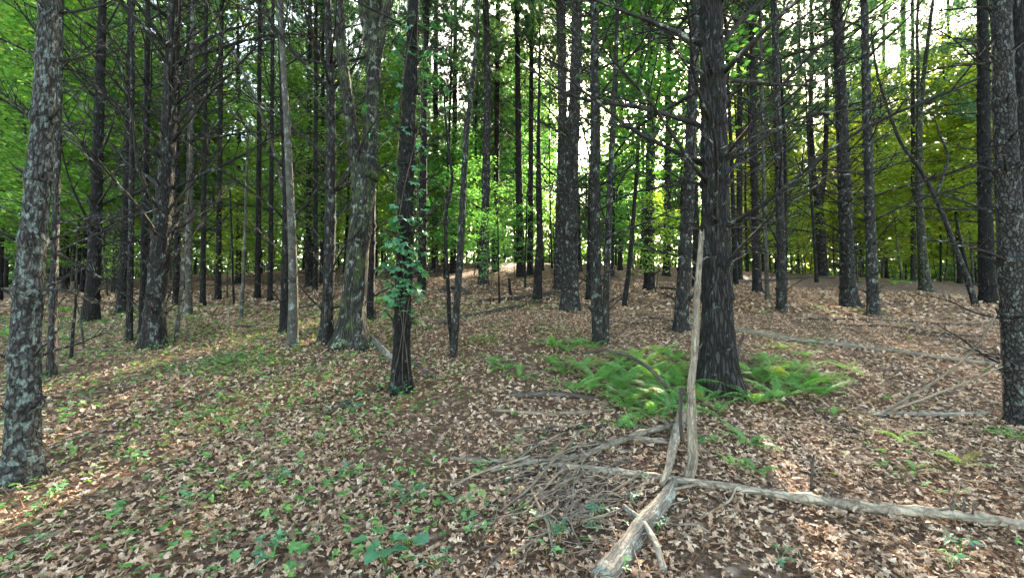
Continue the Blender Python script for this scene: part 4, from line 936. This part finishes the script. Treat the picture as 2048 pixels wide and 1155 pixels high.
for a in [(1070, 1062, 'bright lone five-pointed star leaf at the brush pile edge', 'star', .042, 1, LT), (1095, 1118, 'left one of two bright star-leaved seedlings at the bottom', 'star', .042, 2, LT), (1125, 1118, 'right one of two bright star-leaved seedlings at the bottom', 'star', .042, 1, LT),
          (1120, 1085, 'dark green leafy seedling above the pair of star leaves', 'three', .045, 7), (1205, 1040, 'green seedling in the brush pile left of the weathered log', 'three', .04, 6), (1190, 1065, 'green seedling just below another left of the weathered log', 'three', .035, 4),
          (925, 1050, 'broad-leaved seedling with one reddish leaf left of the brush pile', 'three', .06, 4), (945, 1075, 'light green seedling below the broad-leaved one', 'three', .05, 4, LT), (815, 1015, 'dark green bushy seedling in the lower middle', 'three', .05, 9), (805, 1000, 'dark seedling joined to the bushy one, lower middle', 'three', .045, 5),
          (815, 1105, 'round-leaved plant at the bottom, right of a flat rosette', 'round', .055, 5), (770, 1140, 'flat round-leaved rosette at the bottom edge', 'round', .06, 6), (875, 1145, 'low green plant at the bottom edge right of the rosette', 'three', .045, 5), (545, 1120, 'bushy green plant near the bottom left', 'three', .05, 8), (380, 1020, 'yellow-green seedling at lower left', 'three', .05, 6, LT),
          (560, 970, 'dark fern-like seedling in the left litter', 'three', .05, 9, (.7, .85, .8, 1)), (700, 830, 'blue-green seedling left below the creeper pine', 'three', .06, 7, (.8, 1, 1.2, 1)), (800, 798, 'small green plant at the very foot of the creeper pine', 'three', .06, 8), (1040, 890, 'dark green seedling above the brush pile', 'three', .04, 6), (1110, 915, 'green seedling poking through the brush pile top', 'three', .035, 5),
          (965, 945, 'bright seedling by the left tip of the long white pole', 'three', .04, 6, LT), (1290, 965, 'bright little seedling against the long white pole', 'three', .03, 5, LT), (1270, 1008, 'blue-green seedling above the weathered log', 'three', .04, 4, (.8, 1, 1.2, 1)), (1315, 1065, 'green seedling on the right flank of the weathered log', 'three', .035, 4), (1275, 1070, 'green seedling where stick and weathered log cross', 'three', .035, 4),
          (1240, 1150, 'light seedling at the bottom on the weathered log', 'three', .035, 5, LT), (1920, 1110, 'blue-green seedling at the bottom right', 'three', .045, 4, (.8, 1, 1.2, 1)), (1395, 890, 'green sprig right against the bleached pole foot', 'three', .045, 4), (1560, 1130, 'little green plant near the bottom right of centre', 'three', .035, 4), (1900, 1140, 'light green plant at the bottom right corner', 'three', .04, 5, LT),
          (90, 1020, 'pale green seedling under the lichen-mottled pine', 'three', .05, 6, LT), (270, 930, 'dark green seedling right of the lichen-mottled pine foot', 'three', .05, 7), (640, 895, 'light green seedling in the middle-left litter', 'three', .05, 5, LT), (700, 955, 'green seedling in the litter left of the brush pile', 'three', .045, 5), (530, 830, 'green seedling in the open left slope', 'three', .055, 6)]:
    seedling(*a)
# low dry-green shrubs on the left slope
def shrub(px, py, label, w, n, tint):
    p = pix(px, py); t = thing('low_shrub', p, label, 'shrub'); b = MB()
    C = G.normal(size=(n, 3))*[w, w*.6, .03]; C[:, 2] = abs(C[:, 2])+.02+.10*np.exp(-(C[:, 0]/w)**2)*G.random(n)
    C[:, 2] += h(C[:, 0]+p[0], C[:, 1]+p[1])-p[2]
    b.leaves(C, unit(n)*.5+[0, 0, 1], unit(n), G.uniform(.03, .06, n), LFT, None, LFT_T)
    o = link('leaves', b.mesh('leaves', M['herb'], False), t); o.color = tint
shrub(455, 735, 'low greyish-green shrub on the open left slope', .38, 520, (.75, .75, .95, 1)); shrub(490, 722, 'low shrub joined behind the greyish-green one on the left slope', .28, 280, (.8, .78, .9, 1))
shrub(415, 845, 'low green shrub patch in the left litter', .22, 130, (.7, .75, .7, 1)); shrub(965, 690, 'low dull shrub on the litter right of the twin saplings', .2, 260, (1.1, .7, .7, 1))

# ------------------------------------------------------------------ camera, light, render
cd = bpy.data.cameras.new('camera'); cam = bpy.data.objects.new('camera', cd); COL.objects.link(cam)
cd.sensor_width = 36; cd.lens = 36*F/2048; cd.clip_end = 2000; cd.clip_start = .05
cam.location = CAM; cam.rotation_euler = (PI/2+PITCH, 0, 0); S.camera = cam
sd = bpy.data.lights.new('sun', 'SUN'); sd.energy = 4.5; sd.angle = math.radians(.5); sd.color = (1, .83, .62)
sun = bpy.data.objects.new('sun', sd); COL.objects.link(sun)
dirv = Vector((math.sin(AZ)*math.cos(EL), math.cos(AZ)*math.cos(EL), math.sin(EL)))
sun.rotation_euler = (-dirv).to_track_quat('-Z', 'Y').to_euler(); sun.location = (10, 30, 30)
w = bpy.data.worlds.new('World'); S.world = w; w.use_nodes = True; nt = w.node_tree
sky = nt.nodes.new('ShaderNodeTexSky'); sky.sky_type = 'NISHITA'; sky.sun_disc = False
sky.sun_elevation = EL; sky.sun_rotation = AZ; sky.air_density = .6; sky.dust_density = 1.2; sky.ozone_density = .3
bg = nt.nodes['Background']; 
tn = nt.nodes.new('ShaderNodeMix'); tn.data_type = 'RGBA'; tn.blend_type = 'MULTIPLY'; tn.inputs[0].default_value = 1
nt.links.new(sky.outputs[0], tn.inputs[6]); tn.inputs[7].default_value = (1.12, 1.0, .74, 1); nt.links.new(tn.outputs[2], bg.inputs[0]); bg.inputs[1].default_value = .15
S.view_settings.view_transform = 'Standard'; S.view_settings.look = 'None'; S.view_settings.exposure = 3.92; S.view_settings.gamma = 1
S.view_settings.use_curve_mapping = False
S.render.engine = 'CYCLES'
cy = S.cycles; cy.max_bounces = 5; cy.diffuse_bounces = 3; cy.transmission_bounces = 3; cy.adaptive_threshold = .03; cy.glossy_bounces = 2; cy.transparent_max_bounces = 4
cy.sample_clamp_indirect = 6; cy.use_denoising = True; cy.caustics_reflective = False; cy.caustics_refractive = False
